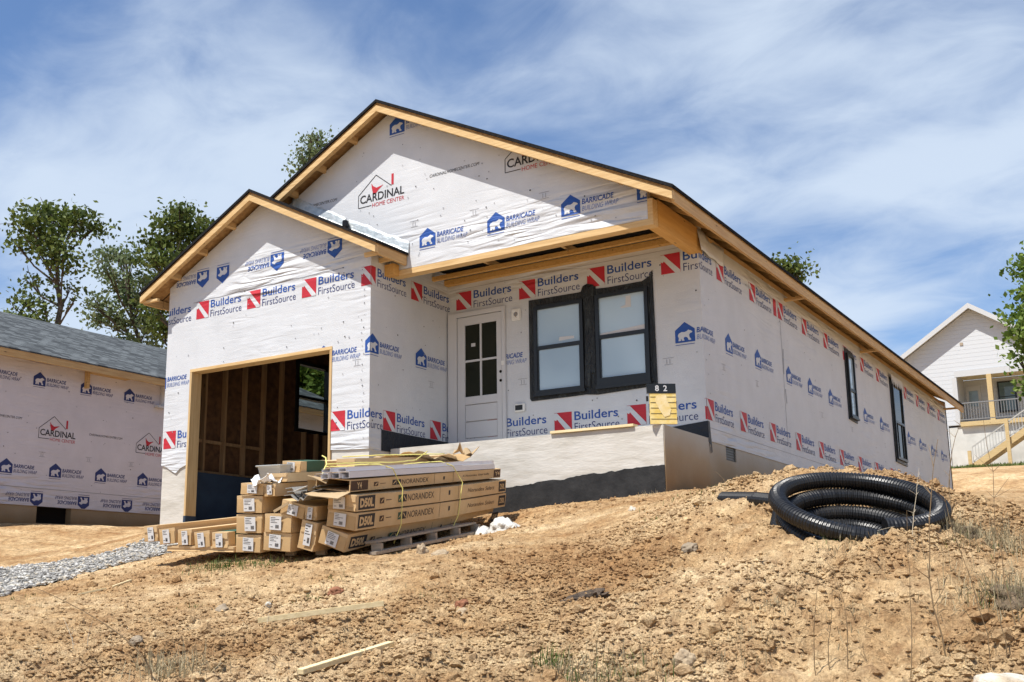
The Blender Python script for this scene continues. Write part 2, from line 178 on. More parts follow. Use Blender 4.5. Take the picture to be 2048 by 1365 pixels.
def wrap_group():
    """height field of loose house wrap: soft sag, drawn folds and fine crinkles, in world metres"""
    g = bpy.data.node_groups.new('wrap_folds', 'ShaderNodeTree')
    g.interface.new_socket('Normal', in_out='OUTPUT', socket_type='NodeSocketVector')
    g.interface.new_socket('Shade', in_out='OUTPUT', socket_type='NodeSocketFloat')
    o = g.nodes.new('NodeGroupOutput'); geo = g.nodes.new('ShaderNodeNewGeometry')
    L = g.links.new
    sp = g.nodes.new('ShaderNodeSeparateXYZ'); L(geo.outputs['Position'], sp.inputs[0])
    # diagonal drawn folds: rotated, strongly stretched ridged noise, distorted by a slow noise
    hs = None
    for ang, sc, st, amp, off in ((1.0, 7.0, .13, 1.0, 0), (-.95, 6.0, .16, .95, 3.7), (.35, 9.0, .14, .4, 9.1)):
        mp = g.nodes.new('ShaderNodeMapping'); mp.inputs['Rotation'].default_value = (ang, ang, 0); mp.inputs['Scale'].default_value = (st, st, 1); mp.inputs['Location'].default_value = (off, off, off)
        L(geo.outputs['Position'], mp.inputs[0])
        n = N(g, 'ShaderNodeTexNoise', Scale=sc, Detail=2.0, Roughness=.45, Distortion=.25); L(mp.outputs[0], n.inputs['Vector'])
        a = N(g, 'ShaderNodeMath', operation='SUBTRACT'); a.inputs[1].default_value = .5; L(n.outputs['Fac'], a.inputs[0])
        b = N(g, 'ShaderNodeMath', operation='ABSOLUTE'); L(a.outputs[0], b.inputs[0])
        # patches where this family of folds shows
        k = N(g, 'ShaderNodeTexNoise', Scale=.55, Detail=1.0); mo = g.nodes.new('ShaderNodeMapping'); mo.inputs['Location'].default_value = (off*2+5, off, 1)
        L(geo.outputs['Position'], mo.inputs[0]); L(mo.outputs[0], k.inputs['Vector'])
        r = g.nodes.new('ShaderNodeMapRange'); r.inputs['From Min'].default_value = .50; r.inputs['From Max'].default_value = .68; r.inputs['To Max'].default_value = amp; r.inputs['To Min'].default_value = .03
        L(k.outputs['Fac'], r.inputs['Value'])
        c = N(g, 'ShaderNodeMath', operation='MULTIPLY'); L(b.outputs[0], c.inputs[0]); L(r.outputs[0], c.inputs[1])
        if hs is None: hs = c
        else:
            d = N(g, 'ShaderNodeMath', operation='ADD'); L(hs.outputs[0], d.inputs[0]); L(c.outputs[0], d.inputs[1]); hs = d
    # the wrap is pulled into folds along the gable seam and at its loose foot
    zz = g.nodes.new('ShaderNodeValToRGB'); zz.color_ramp.interpolation = 'EASE'; e = zz.color_ramp
    zm = g.nodes.new('ShaderNodeMapRange'); zm.inputs['From Min'].default_value = -1; zm.inputs['From Max'].default_value = 4; L(sp.outputs['Z'], zm.inputs['Value']); L(zm.outputs[0], zz.inputs[0])
    e.elements[0].position = .20; e.elements[0].color = (2.4,)*3+(1,); e.elements[1].position = .27; e.elements[1].color = (.38,)*3+(1,)
    for ps, vl in ((.66, .38), (.70, 2.6), (.78, 2.4), (.83, .35)): q = e.elements.new(ps); q.color = (vl,)*3+(1,)
    hz2 = N(g, 'ShaderNodeMath', operation='MULTIPLY'); L(hs.outputs[0], hz2.inputs[0]); L(zz.outputs[0], hz2.inputs[1]); hs = hz2
    f = N(g, 'ShaderNodeTexNoise', Scale=60.0, Detail=4.0, Roughness=.7); L(geo.outputs['Position'], f.inputs['Vector'])
    fm = N(g, 'ShaderNodeMath', operation='MULTIPLY_ADD'); fm.inputs[1].default_value = .05; L(f.outputs['Fac'], fm.inputs[0]); L(hs.outputs[0], fm.inputs[2])
    bp = g.nodes.new('ShaderNodeBump'); bp.inputs['Strength'].default_value = .85; bp.inputs['Distance'].default_value = .09
    L(fm.outputs[0], bp.inputs['Height']); L(bp.outputs[0], o.inputs['Normal']); L(f.outputs['Fac'], o.inputs['Shade'])
    return g
WG = wrap_group()
def wrapmat(name, col, rough=.5, dirt=.0):
    m = bpy.data.materials.new(name); m.use_nodes = True; t = m.node_tree; b = t.nodes['Principled BSDF']
    b.inputs['Roughness'].default_value = rough; b.inputs['Specular IOR Level'].default_value = .25
    g = t.nodes.new('ShaderNodeGroup'); g.node_tree = WG; t.links.new(g.outputs['Normal'], b.inputs['Normal'])
    geo = t.nodes.new('ShaderNodeNewGeometry')
    n = N(t, 'ShaderNodeTexNoise', Scale=95.0, Detail=3.0, Roughness=.8); t.links.new(geo.outputs['Position'], n.inputs['Vector'])
    n2 = N(t, 'ShaderNodeTexNoise', Scale=2.2, Detail=4.0, Roughness=.6); t.links.new(geo.outputs['Position'], n2.inputs['Vector'])
    s = N(t, 'ShaderNodeMath', operation='MULTIPLY_ADD'); s.inputs[1].default_value = .7; t.links.new(n.outputs['Fac'], s.inputs[0]); t.links.new(n2.outputs['Fac'], s.inputs[2])
    r = t.nodes.new('ShaderNodeMapRange'); r.inputs['From Min'].default_value = .55; r.inputs['From Max'].default_value = 1.15; t.links.new(s.outputs[0], r.inputs['Value'])
    x = t.nodes.new('ShaderNodeMixRGB'); x.inputs[1].default_value = (*[c*.86 for c in col], 1); x.inputs[2].default_value = (*col, 1)
    t.links.new(r.outputs[0], x.inputs[0]); t.links.new(x.outputs[0], b.inputs['Base Color'])
    return m
M = {}
M['wrap'] = wrapmat('wrap_white', (.59, .61, .64))
M['blue'] = wrapmat('ink_blue', (.025, .085, .33)); M['navy'] = wrapmat('ink_navy', (.03, .045, .16)); M['red'] = wrapmat('ink_red', (.48, .03, .045))
M['black'] = wrapmat('ink_black', (.03, .03, .035)); M['grey'] = wrapmat('ink_grey', (.30, .31, .34)); M['lightblue'] = wrapmat('ink_pale_blue', (.16, .22, .45))
M['bouncewrap'] = wrapmat('wrap_painted_bounce', (.63, .60, .645))  # wrap with the pink light bounced off the soil mixed into its colour
INKS = [M['wrap'], M['blue'], M['navy'], M['red'], M['black'], M['grey'], M['lightblue']]
WRAP, BLUE, NAVY, RED, BLACK, GREY, LBLUE = range(7)

def woodmat(name, c1, c2, axis=1):
    st = [14, 14, 14]; st[axis] = .9
    m = mat(name, c1, .65, col2=c2, nscale=2.2, nstretch=tuple(st), lo=.38, hi=.68, bump=.25, bscale=3, spec=.25)
    t = m.node_tree; b = t.nodes['Principled BSDF']
    v = N(t, 'ShaderNodeTexVoronoi', Scale=2.1); tcn = t.nodes.new('ShaderNodeTexCoord'); mp = t.nodes.new('ShaderNodeMapping')
    st2 = [3, 3, 3]; st2[axis] = 1.0; mp.inputs['Scale'].default_value = st2
    t.links.new(tcn.outputs['Object'], mp.inputs[0]); t.links.new(mp.outputs[0], v.inputs['Vector'])
    r = t.nodes.new('ShaderNodeMapRange'); r.inputs['From Min'].default_value = .035; r.inputs['From Max'].default_value = .09; r.inputs['To Min'].default_value = .35; r.inputs['To Max'].default_value = 1
    t.links.new(v.outputs['Distance'], r.inputs['Value'])
    src = b.inputs['Base Color'].links[0].from_socket
    x = t.nodes.new('ShaderNodeMixRGB'); x.blend_type = 'MULTIPLY'; x.inputs[0].default_value = 1
    t.links.new(src, x.inputs[1]); t.links.new(r.outputs[0], x.inputs[2]); t.links.new(x.outputs[0], b.inputs['Base Color'])
    return m
M['woodx'] = woodmat('lumber_x', (.62, .44, .22), (.50, .32, .14), 0)
M['woody'] = woodmat('lumber_y', (.56, .38, .18), (.44, .27, .12), 1)
M['woodz'] = woodmat('lumber_z', (.58, .42, .22), (.46, .30, .14), 2)
M['beam'] = woodmat('beam_wood', (.58, .34, .11), (.50, .27, .08), 1)
M['paleboard'] = woodmat('pale_board', (.74, .62, .38), (.62, .50, .28), 0)
M['greywood'] = woodmat('weathered_wood', (.40, .33, .25), (.27, .22, .17), 0)
M['osb'] = mat('osb_sheathing', (.40, .25, .11), .8, col2=(.25, .14, .06), nscale=14, bump=.3, bscale=50)
M['shingle'] = mat('black_shingles', (.007, .007, .008), .95, col2=(.022, .022, .024), nscale=30, bump=.6, bscale=60, spec=.1)
M['dark'] = mat('painted_void_shade', (.012, .010, .009), .9, spec=.1)  # near-black colour stands in for the shade inside openings and cavities
M['blackmetal'] = mat('black_vinyl', (.010, .012, .014), .35, spec=.4)
M['flash'] = mat('black_flashing_tape', (.008, .010, .012), .35, col2=(.045, .055, .055), nscale=6, nstretch=(5,5,1), lo=.5, hi=.75, bump=.9, bscale=14, spec=.5, bdist=.03)
M['membrane'] = mat('black_membrane', (.010, .012, .018), .45, bump=.6, bscale=9, spec=.35, bdist=.03)
M['paintwhite'] = mat('painted_white', (.55, .555, .57), .45, spec=.35, bump=.05)
M['conc'] = mat('pale_concrete', (.55, .53, .49), .9, col2=(.40, .375, .325), nscale=3.0, nstretch=(.6, 1, 2.4), lo=.42, hi=.75, bump=.32, bscale=9, spec=.1, bdist=.02)
M['damp'] = mat('dampproof_coating', (.012, .0125, .014), .8, col2=(.03, .03, .031), nscale=5, bump=.5, bscale=20)
M['bluepanel'] = mat('dark_blue_stem_wall', (.022, .035, .062), .8, col2=(.03, .05, .085), nscale=3, bump=.3)
M['curtain'] = mat('pale_blind', (.38, .45, .50), .5)
M['plasticw'] = mat('white_plastic', (.72, .72, .70), .4, spec=.4)
def stainmat():
    m = bpy.data.materials.new('stained_concrete'); m.use_nodes = True; t = m.node_tree; b = t.nodes['Principled BSDF']; b.inputs['Roughness'].default_value = .9
    g = t.nodes.new('ShaderNodeNewGeometry'); s = t.nodes.new('ShaderNodeSeparateXYZ'); t.links.new(g.outputs['Position'], s.inputs[0])
    n = N(t, 'ShaderNodeTexNoise', Scale=1.7, Detail=6.0); t.links.new(g.outputs['Position'], n.inputs['Vector'])
    a = N(t, 'ShaderNodeMath', operation='MULTIPLY_ADD'); a.inputs[1].default_value = .35; t.links.new(n.outputs['Fac'], a.inputs[0]); t.links.new(s.outputs['Z'], a.inputs[2])
    r = t.nodes.new('ShaderNodeValToRGB'); e = r.color_ramp
    mr = t.nodes.new('ShaderNodeMapRange'); mr.inputs['From Min'].default_value = -.75; mr.inputs['From Max'].default_value = .2
    t.links.new(a.outputs[0], mr.inputs['Value']); t.links.new(mr.outputs[0], r.inputs[0])
    e.elements[0].color = (.13, .08, .04, 1); e.elements[0].position = .05; e.elements[1].color = (.40, .38, .34, 1); e.elements[1].position = .95
    k = e.elements.new(.3); k.color = (.24, .145, .065, 1); k = e.elements.new(.62); k.color = (.33, .25, .16, 1)
    bp = t.nodes.new('ShaderNodeBump'); n2 = N(t, 'ShaderNodeTexNoise', Scale=25.0, Detail=5.0); t.links.new(g.outputs['Position'], n2.inputs['Vector']); bp.inputs['Strength'].default_value = .4; bp.inputs['Distance'].default_value = .01
    t.links.new(n2.outputs['Fac'], bp.inputs['Height']); t.links.new(bp.outputs[0], b.inputs['Normal']); t.links.new(r.outputs[0], b.inputs['Base Color'])
    return m
M['stain'] = stainmat()
def glassmat(name, tint, refl):
    m = bpy.data.materials.new(name); m.use_nodes = True; b = m.node_tree.nodes['Principled BSDF']
    b.inputs['Base Color'].default_value = (*tint, 1); b.inputs['Roughness'].default_value = .04; b.inputs['Specular IOR Level'].default_value = refl
    return m
M['glass_painted_sky'] = mat('painted_sky_glass', (.27, .37, .46), .05, spec=1.0, col2=(.40, .52, .61), nscale=1.1, nstretch=(1, 1, .6), lo=.35, hi=.65, detail=1)  # pale blue tones painted in for the reflected sky
M['glass_dark'] = glassmat('dark_glass', (.018, .020, .014), .12)
M['glass_clear'] = bpy.data.materials.new('clear_glass'); M['glass_clear'].use_nodes = True; M['glass_clear'].node_tree.nodes['Principled BSDF'].inputs['Base Color'].default_value = (.42, .46, .44, 1)
b = M['glass_clear'].node_tree.nodes['Principled BSDF']; b.inputs['Transmission Weight'].default_value = 1; b.inputs['Roughness'].default_value = 0; b.inputs['IOR'].default_value = 1.01

# ------------------------------------------------------------------ terrain height
CP = np.array(TERRAIN_POINTS)
def tps_fit(P, lam=.03):
    n = len(P); d = np.hypot(P[:, None, 0]-P[None, :, 0], P[:, None, 1]-P[None, :, 1])
    K = np.where(d > 0, d*d*np.log(d+1e-12), 0)+np.eye(n)*lam
    A = np.zeros((n+3, n+3)); A[:n, :n] = K; A[:n, n] = 1; A[:n, n+1:] = P[:, :2]; A[n, :n] = 1; A[n+1:, :n] = P[:, :2].T
    return np.linalg.solve(A, np.concatenate([P[:, 2], [0, 0, 0]]))
TW = tps_fit(CP)
def hash2(ix, iy, s):
    n = (ix.astype(np.int64)*374761393+iy.astype(np.int64)*668265263+s*1442695041) & 0x7fffffff
    n = ((n ^ (n >> 13))*1274126177) & 0x7fffffff
    return ((n ^ (n >> 16)) & 0xffff)/65535.0
def vnoise(x, y, s=0):
    ix = np.floor(x); iy = np.floor(y); fx = x-ix; fy = y-iy; fx = fx*fx*(3-2*fx); fy = fy*fy*(3-2*fy)
    a = hash2(ix, iy, s); b_ = hash2(ix+1, iy, s); c = hash2(ix, iy+1, s); d = hash2(ix+1, iy+1, s)
    return (a*(1-fx)+b_*fx)*(1-fy)+(c*(1-fx)+d*fx)*fy-.5
def base_z(x, y):
    x = np.atleast_1d(np.asarray(x, float)); y = np.atleast_1d(np.asarray(y, float))
    xc = np.clip(x, -60, 60); yc = np.clip(y, -40, 60)
    z = np.full(x.shape, TW[-3]); z = z+TW[-2]*xc+TW[-1]*yc
    for k in range(len(CP)):
        d2 = (xc-CP[k, 0])**2+(yc-CP[k, 1])**2
        z = z+TW[k]*.5*d2*np.log(d2+1e-12)
    return z
def rough_mask(x, y):
    """the loose mound is rougher than the driven ground by the pile and the drive"""
    m = np.clip((x*.8+(-y-6)*.5+1.0)/2.5, 0.16, 1)
    return m
def detail_z(x, y):
    m = rough_mask(x, y); wx = x+.12*vnoise(x*3, y*3, 11); wy = y+.12*vnoise(x*3+9, y*3, 12)
    z = .11*vnoise(x*.9, y*.9, 1)*m+.08*vnoise(wx*2.3, wy*2.3, 2)*m
    z += .06*(np.abs(vnoise(wx*5.5, wy*5.5, 3))*2-.5)*m
    z += .050*(.5-np.abs(vnoise(wx*10, wy*10, 4))*2)*m+.046*(.5-np.abs(vnoise(wx*19, wy*19, 5)*2))*(.22+.78*m)+.016*vnoise(wx*44, wy*44, 6)
    z -= .34*np.exp(-(((x-PIPE_C[0]+.07)**2+(y-PIPE_C[1]-.10)**2)/.20)**2)
    # shallow wheel ruts and wash lines on the packed side
    z += (1-m)*(.022*vnoise(x*2.2+y*1.1, y*9-x*4.0, 71)+.010*vnoise(x*5+y*2, y*26-x*11, 72))
    # worn hollow under the pallet and cartons
    dx = x-PILE['o'][0]; dy = y-PILE['o'][1]; A_ = -.171*dx+.985*dy; b_ = .985*dx+.171*dy; sm = lambda t: np.clip(t, 0, 1)
    z -= .085*sm((A_+.30)/.30)*sm((3.9-A_)/.5)*(.25+.75*sm((b_+1.15)/.4))*sm((b_+2.6)/.4)*sm((.85-b_)/.55)
    return z
def gz(x, y, detail=False):
    z = base_z(x, y)
    if detail: z = z+detail_z(np.atleast_1d(x), np.atleast_1d(y))
    return float(z[0])
def spaced(a, b, lo, hi, fine, grow=1.09):
    xs = list(np.arange(lo, hi, fine)); st = fine; x = xs[-1]
    while x < b: st *= grow; x += st; xs.append(x)
    st = fine; x = lo; pre = []
    while x > a: st *= grow; x -= st; pre.append(x)
    return np.array(pre[::-1]+xs)
def grid_mesh(name, X, Y, Z, mats, kind_label=None):
    ny, nx = X.shape; me = bpy.data.meshes.new(name)
    co = np.stack([X, Y, Z], -1).reshape(-1, 3).astype(np.float32)
    i = np.arange(ny*nx).reshape(ny, nx); q = np.stack([i[:-1, :-1], i[:-1, 1:], i[1:, 1:], i[1:, :-1]], -1).reshape(-1)
    nf = len(q)//4
    me.vertices.add(len(co)); me.vertices.foreach_set('co', co.ravel()); me.loops.add(len(q)); me.loops.foreach_set('vertex_index', q.astype(np.int32))
    me.polygons.add(nf); me.polygons.foreach_set('loop_start', (np.arange(nf)*4).astype(np.int32)); me.polygons.foreach_set('loop_total', np.full(nf, 4, np.int32))
    me.polygons.foreach_set('use_smooth', np.ones(nf, bool)); me.update(calc_edges=True); me.validate()
    me.materials.append(mats); o = bpy.data.objects.new(name, me); C.objects.link(o); return o
def soup_mesh(name, V, F, material, smooth=False):
    """V (n,3), F (m,k) one polygon size"""
    me = bpy.data.meshes.new(name); k = F.shape[1]; nf = len(F)
    me.vertices.add(len(V)); me.vertices.foreach_set('co', V.astype(np.float32).ravel()); me.loops.add(nf*k); me.loops.foreach_set('vertex_index', F.astype(np.int32).ravel())
    me.polygons.add(nf); me.polygons.foreach_set('loop_start', (np.arange(nf)*k).astype(np.int32)); me.polygons.foreach_set('loop_total', np.full(nf, k, np.int32))
    me.polygons.foreach_set('use_smooth', np.full(nf, smooth)); me.update(calc_edges=True); me.materials.append(material)
    o = bpy.data.objects.new(name, me); C.objects.link(o); return o
def dirtmat(name):
    m = bpy.data.materials.new(name); m.use_nodes = True; t = m.node_tree; b = t.nodes['Principled BSDF']; b.inputs['Roughness'].default_value = .95; b.inputs['Specular IOR Level'].default_value = .1
    g = t.nodes.new('ShaderNodeNewGeometry'); L = t.links.new
    a = N(t, 'ShaderNodeTexNoise', Scale=.8, Detail=5.0, Roughness=.6); c = N(t, 'ShaderNodeTexNoise', Scale=9.0, Detail=6.0, Roughness=.7); d = N(t, 'ShaderNodeTexNoise', Scale=55.0, Detail=5.0, Roughness=.75)
    for n in (a, c, d): L(g.outputs['Position'], n.inputs['Vector'])
    r1 = t.nodes.new('ShaderNodeValToRGB'); e = r1.color_ramp; e.elements[0].position = .36; e.elements[0].color = (*DIRT[0], 1); e.elements[1].position = .66; e.elements[1].color = (*DIRT[1], 1)
    k = e.elements.new(.5); k.color = (*DIRT[2], 1)
    L(a.outputs['Fac'], r1.inputs[0])
    r2 = t.nodes.new('ShaderNodeValToRGB'); e = r2.color_ramp; e.elements[0].position = .34; e.elements[0].color = (.52, .42, .36, 1); e.elements[1].position = .62; e.elements[1].color = (1.12, 1.1, 1.05, 1)
    L(c.outputs['Fac'], r2.inputs[0])
    x = t.nodes.new('ShaderNodeMixRGB'); x.blend_type = 'MULTIPLY'; x.inputs[0].default_value = .8; L(r1.outputs[0], x.inputs[1]); L(r2.outputs[0], x.inputs[2])
    r3 = t.nodes.new('ShaderNodeValToRGB'); e = r3.color_ramp; e.elements[0].position = .3; e.elements[0].color = (.66, .60, .53, 1); e.elements[1].position = .60; e.elements[1].color = (1.38, 1.36, 1.3, 1)
    L(d.outputs['Fac'], r3.inputs[0])
    y = t.nodes.new('ShaderNodeMixRGB'); y.blend_type = 'MULTIPLY'; y.inputs[0].default_value = .75; L(x.outputs[0], y.inputs[1]); L(r3.outputs[0], y.inputs[2]); L(y.outputs[0], b.inputs['Base Color'])
    e_ = N(t, 'ShaderNodeTexNoise', Scale=2.4, Detail=5.0, Roughness=.65, Distortion=.4); L(g.outputs['Position'], e_.inputs['Vector'])
    r4 = t.nodes.new('ShaderNodeValToRGB'); e = r4.color_ramp; e.elements[0].position = .33; e.elements[0].color = (.80, .68, .57, 1); e.elements[1].position = .56; e.elements[1].color = (1.06, 1.06, 1.06, 1)
    L(e_.outputs['Fac'], r4.inputs[0]); y2 = t.nodes.new('ShaderNodeMixRGB'); y2.blend_type = 'MULTIPLY'; y2.inputs[0].default_value = .8; L(y.outputs[0], y2.inputs[1]); L(r4.outputs[0], y2.inputs[2]); L(y2.outputs[0], b.inputs['Base Color'])
    hb = N(t, 'ShaderNodeMath', operation='MULTIPLY_ADD'); hb.inputs[1].default_value = .75; L(d.outputs['Fac'], hb.inputs[0]); L(c.outputs['Fac'], hb.inputs[2])
    bp = t.nodes.new('ShaderNodeBump'); bp.inputs['Strength'].default_value = .9; bp.inputs['Distance'].default_value = .06; L(hb.outputs[0], bp.inputs['Height'])
    b2 = t.nodes.new('ShaderNodeBump'); b2.inputs['Strength'].default_value = .7; b2.inputs['Distance'].default_value = .22; L(e_.outputs['Fac'], b2.inputs['Height']); L(b2.outputs[0], bp.inputs['Normal']); L(bp.outputs[0], b.inputs['Normal'])
    return m
M['dirt'] = dirtmat('tan_dirt')
xs = spaced(-400, 400, -7.5, 4.9, FINE); ys = spaced(-300, 500, -11.0, -1.2, FINE)
X, Y = np.meshgrid(xs, ys); Zb = base_z(X.ravel(), Y.ravel()).reshape(X.shape)
fade = np.clip(1-np.maximum(np.hypot(X, Y+5)-14, 0)/30, .0, 1)
Z = Zb+detail_z(X.ravel(), Y.ravel()).reshape(X.shape)*fade
ins = ((X > -8.2) & (X < .05) & (Y > -1.35) & (Y < 17.2))
Z = np.where(ins, np.minimum(Z, -1.0), Z)
tag(grid_mesh('ground', X, Y, Z, M['dirt']), kind='structure')
# ------------------------------------------------------------------ prints: 2D shapes with an ink each
_tc = {}
def text_shape(s, bold=0.0, shear=0.0, spacing=1.0):
    k = (s, bold, shear, spacing)
    if k in _tc: return _tc[k]
    c = bpy.data.curves.new('t', 'FONT'); c.body = s; c.offset = bold; c.shear = shear; c.resolution_u = 3; c.fill_mode = 'FRONT'; c.space_character = spacing
    o = bpy.data.objects.new('t', c); C.objects.link(o); bpy.context.view_layer.update()
    me = bpy.data.meshes.new_from_object(o.evaluated_get(bpy.context.evaluated_depsgraph_get()))
    v = np.array([q.co[:2] for q in me.vertices]); f = [tuple(p.vertices) for p in me.polygons]
    lo = v.min(0); hi = v.max(0); v = (v-lo)/(hi-lo)
    bpy.data.objects.remove(o); bpy.data.curves.remove(c); bpy.data.meshes.remove(me)
    _tc[k] = (v, f); return _tc[k]
def txt(s, u, v, w, h, ink, **k): # u,v = lower-left
    V, F = text_shape(s, **k); return [([(u+p[0]*w, v+p[1]*h) for p in V], F, ink, 0)]
def poly(pts, ink, layer=0):
    tri = geometry.tessellate_polygon([[Vector((a, b, 0)) for a, b in pts]])
    return [(list(pts), [tuple(t) for t in tri], ink, layer)]
def rect(u0, v0, u1, v1, ink, layer=0): return [([(u0, v0), (u1, v0), (u1, v1), (u0, v1)], [(0, 1, 2, 3)], ink, layer)]
def line(p, q, w, ink, layer=0):
    p = Vector(p); q = Vector(q); d = (q-p).normalized(); n = Vector((-d.y, d.x))*w/2
    return [([tuple(p-n), tuple(q-n), tuple(q+n), tuple(p+n)], [(0, 1, 2, 3)], ink, layer)]
def rot180(sh, cu, cv): return [([(2*cu-a, 2*cv-b) for a, b in V], F, i, l) for V, F, i, l in sh]
BEAR = [(.08,.08),(.11,.33),(.05,.52),(.12,.70),(.30,.80),(.50,.77),(.64,.84),(.73,.94),(.79,.88),(.86,.86),(.98,.74),(.95,.67),(.83,.63),(.76,.50),(.79,.30),(.88,.14),(.87,.08),(.72,.08),(.66,.28),(.58,.36),(.46,.37),(.41,.22),(.46,.12),(.45,.08),(.30,.08),(.27,.27),(.23,.08)]
def bear_logo(u, v, s=.27, text=True, a=BLUE, b=BLUE, ts=1.0): # u = left edge, v = bottom
    sh = poly([(u, v), (u+s, v), (u+s, v+s*.62), (u+s*.5, v+s*1.0), (u, v+s*.62)], a)
    sh += poly([(u+s*(.10+.80*x), v+s*(.04+.60*y)) for x, y in BEAR], WRAP, 1)
    sh += line((u, v-.028), (u+s*.97, v-.028), .008, a)
    if text:
        sh += txt('BARRICADE', u+s+.022, v+.107, .44*ts, .072, b, bold=.02, shear=.15) + txt('BUILDING WRAP', u+s+.022, v+.018, .50*ts, .066, LBLUE if b == BLUE else b, shear=.25)
    return sh
def bfs_logo(u, v, s=.27, a=RED, b=BLUE, only=None):
    sh = rect(u, v, u+s, v+s, a)
    sh += poly([(u, v+s*.98), (u+s*.16, v+s*.98), (u+s*.99, v+s*.10), (u+s*.99, v), (u+s*.72, v), (u+s*.16, v+s*.66), (u+s*.10, v+s*.58), (u, v+s*.64)], WRAP, 1)
    sh += txt('Builders', u+s+.04, v+s*.53, .65, s*.45, b, bold=.012) + txt('FirstSource', u+s+.04, v+.0, .665, s*.40, NAVY if b == BLUE else b, bold=-.004)
    return sh
def cardinal_logo(u, v, k=1.0): # u,v = lower-left of the frame line; k scale
    S = lambda x, y: (u+x*k, v+y*k)
    w = .011*k
    sh = line(S(0, 0), S(0, .19), w, BLACK)+line(S(0, .19), S(.32, .445), w, BLACK)+line(S(.32, .445), S(.60, .225), w, BLACK)+line(S(0, 0), S(.24, .0), w, BLACK)
    sh += rect(*S(.60, .235), *S(.64, .40), RED)
    sh += poly([S(.235,.335), S(.245,.255), S(.27,.16), S(.32,.165), S(.37,.215), S(.46,.275), S(.50,.285), S(.42,.265), S(.33,.25), S(.27,.285)], RED)
    sh += txt('CARDINAL', u+.03*k, v+.055*k, .80*k, .125*k, BLACK, bold=.018)+txt('HOME CENTER', u+.255*k, v-.035*k, .575*k, .062*k, RED)
    return sh
def web_line(u, v, w=.82, h=.045): return txt('CARDINALHOMECENTER.COM', u, v, w, h, BLACK, shear=.2)
def tick(u, v, k=1.0): return line((u, v), (u+.15*k, v), .006, GREY)+txt('11', u+.05*k, v-.075*k, .05*k, .06*k, GREY)+line((u+.02*k, v-.085*k), (u+.14*k, v-.085*k), .006, GREY)
def caps(rng, u0, u1, v0, v1, n):
    sh = []
    for i in range(n):
        u = rng.uniform(u0, u1); v = rng.uniform(v0, v1); r = rng.uniform(.006, .012)
        sh += [([(u+r*math.cos(a), v+r*math.sin(a)) for a in (0, 1.05, 2.1, 3.14, 4.19, 5.24)], [(0,1,2,3,4,5)], GREY if rng.random() < .6 else BLACK, 2)]
    return sh
def print_on(shapes, corners, fns, mbs, holes=(), clips=(), off=.003):
    """lay 2D shapes on the folded strip: split at corners, cut the holes, map every face to its plane"""
    by = {}
    for V, F, ink, lay in shapes: by.setdefault((ink, lay), []).append((V, F))
    for (ink, lay), lst in by.items():
        bm = bmesh.new()
        for V, F in lst:
            vs = [bm.verts.new((a, b, 0)) for a, b in V]
            for f in F:
                try: bm.faces.new([vs[i] for i in f])
                except ValueError: pass
        def cut(co, no, clear=False):
            bmesh.ops.bisect_plane(bm, geom=bm.verts[:]+bm.edges[:]+bm.faces[:], plane_co=co, plane_no=no, clear_outer=clear, dist=1e-5)
        for c in corners: cut((c, 0, 0), (1, 0, 0))
        for co, no in clips: cut((*co, 0), (*no, 0), True)
        for (a0, b0, a1, b1) in holes:
            for c in (a0, a1): cut((c, 0, 0), (1, 0, 0))
            for c in (b0, b1): cut((0, c, 0), (0, 1, 0))
        for f in bm.faces:
            c = f.calc_center_median()
            if c.x < corners[0] or c.x > corners[-1]: continue
            if any(a0 < c.x < a1 and b0 < c.y < b1 for a0, b0, a1, b1 in holes): continue
            k = sum(c.x > q for q in corners)-1
            mbs[k].add([fns[k](v.co.x, v.co.y, off+.0025*lay) for v in f.verts], [tuple(range(len(f.verts)))], ink)
        bm.free()

# ------------------------------------------------------------------ the new house 
W = 8.04; GX = -3.96; GY = -1.862; PY = -1.432; L = 16.82
RX, RZ, SL = -4.02, 4.98, .515        # ridge of the main roof
QX, QZ = -6.05, 3.935                 # ridge of the garage roof
rz = lambda x: RZ-SL*abs(x-RX)
qz = lambda x: QZ-SL*abs(x-QX)
house = thing('new_house', (-4.0, 0, -.9), 'unfinished single-storey house in white printed house wrap with open garage bay and bare wood eaves', 'house')
house_off = house.location
rng = random.Random(4)
cor = [0, 4.08, 5.942, 9.902, 26.72]
fns = [lambda u, v, o: (-8.04+u, GY-o, v), lambda u, v, o: (GX+o, GY+(u-4.08), v), lambda u, v, o: (GX+(u-5.942), -o, v), lambda u, v, o: (o, u-9.902, v)]
wm = [MB() for _ in range(4)]
fy = lambda u, v, d: (u, d, v)         # polygon in x,z pushed along y
fx = lambda u, v, d: (d, u, v)
gt = lambda x: qz(x)-.10
# garage front wall with the door opening, its gable, and the loose lower edge of the wrap
wm[0].prism([(-8.04,-.015),(-7.92,-.045),(-7.80,-.11),(-7.71,-.15),(-7.62,-.08),(-7.47,-.03),(-7.47,1.42),(-4.63,1.42),(-4.63,-.012),(-4.3,-.03),(-3.96,-.04),(-3.96,gt(-3.96)),(QX,gt(QX)),(-8.04,gt(-8.04))], fy, GY, GY+.12, WRAP)
wm[1].box(GX-.12, GX, GY+.12, 0, -.05, 2.80, WRAP)
wm[2].box(GX, 0, 0, .12, 0, 2.80, WRAP)
wm[3].prism([(.12,-.035),(3.0,-.045),(6.5,-.03),(11,-.05),(16.82,-.04),(16.82,2.66),(.12,2.66)], fx, -.12, 0, WRAP)
sh = []
for i in range(-1, 9): sh += bfs_logo(.638+1.0917*i, 2.212)
for y in (.60, 1.90): sh += bfs_logo(9.902+y, 2.212)
for i in range(12): sh += bfs_logo(9.902+3.19+1.2406*i, 2.21-.002*i)
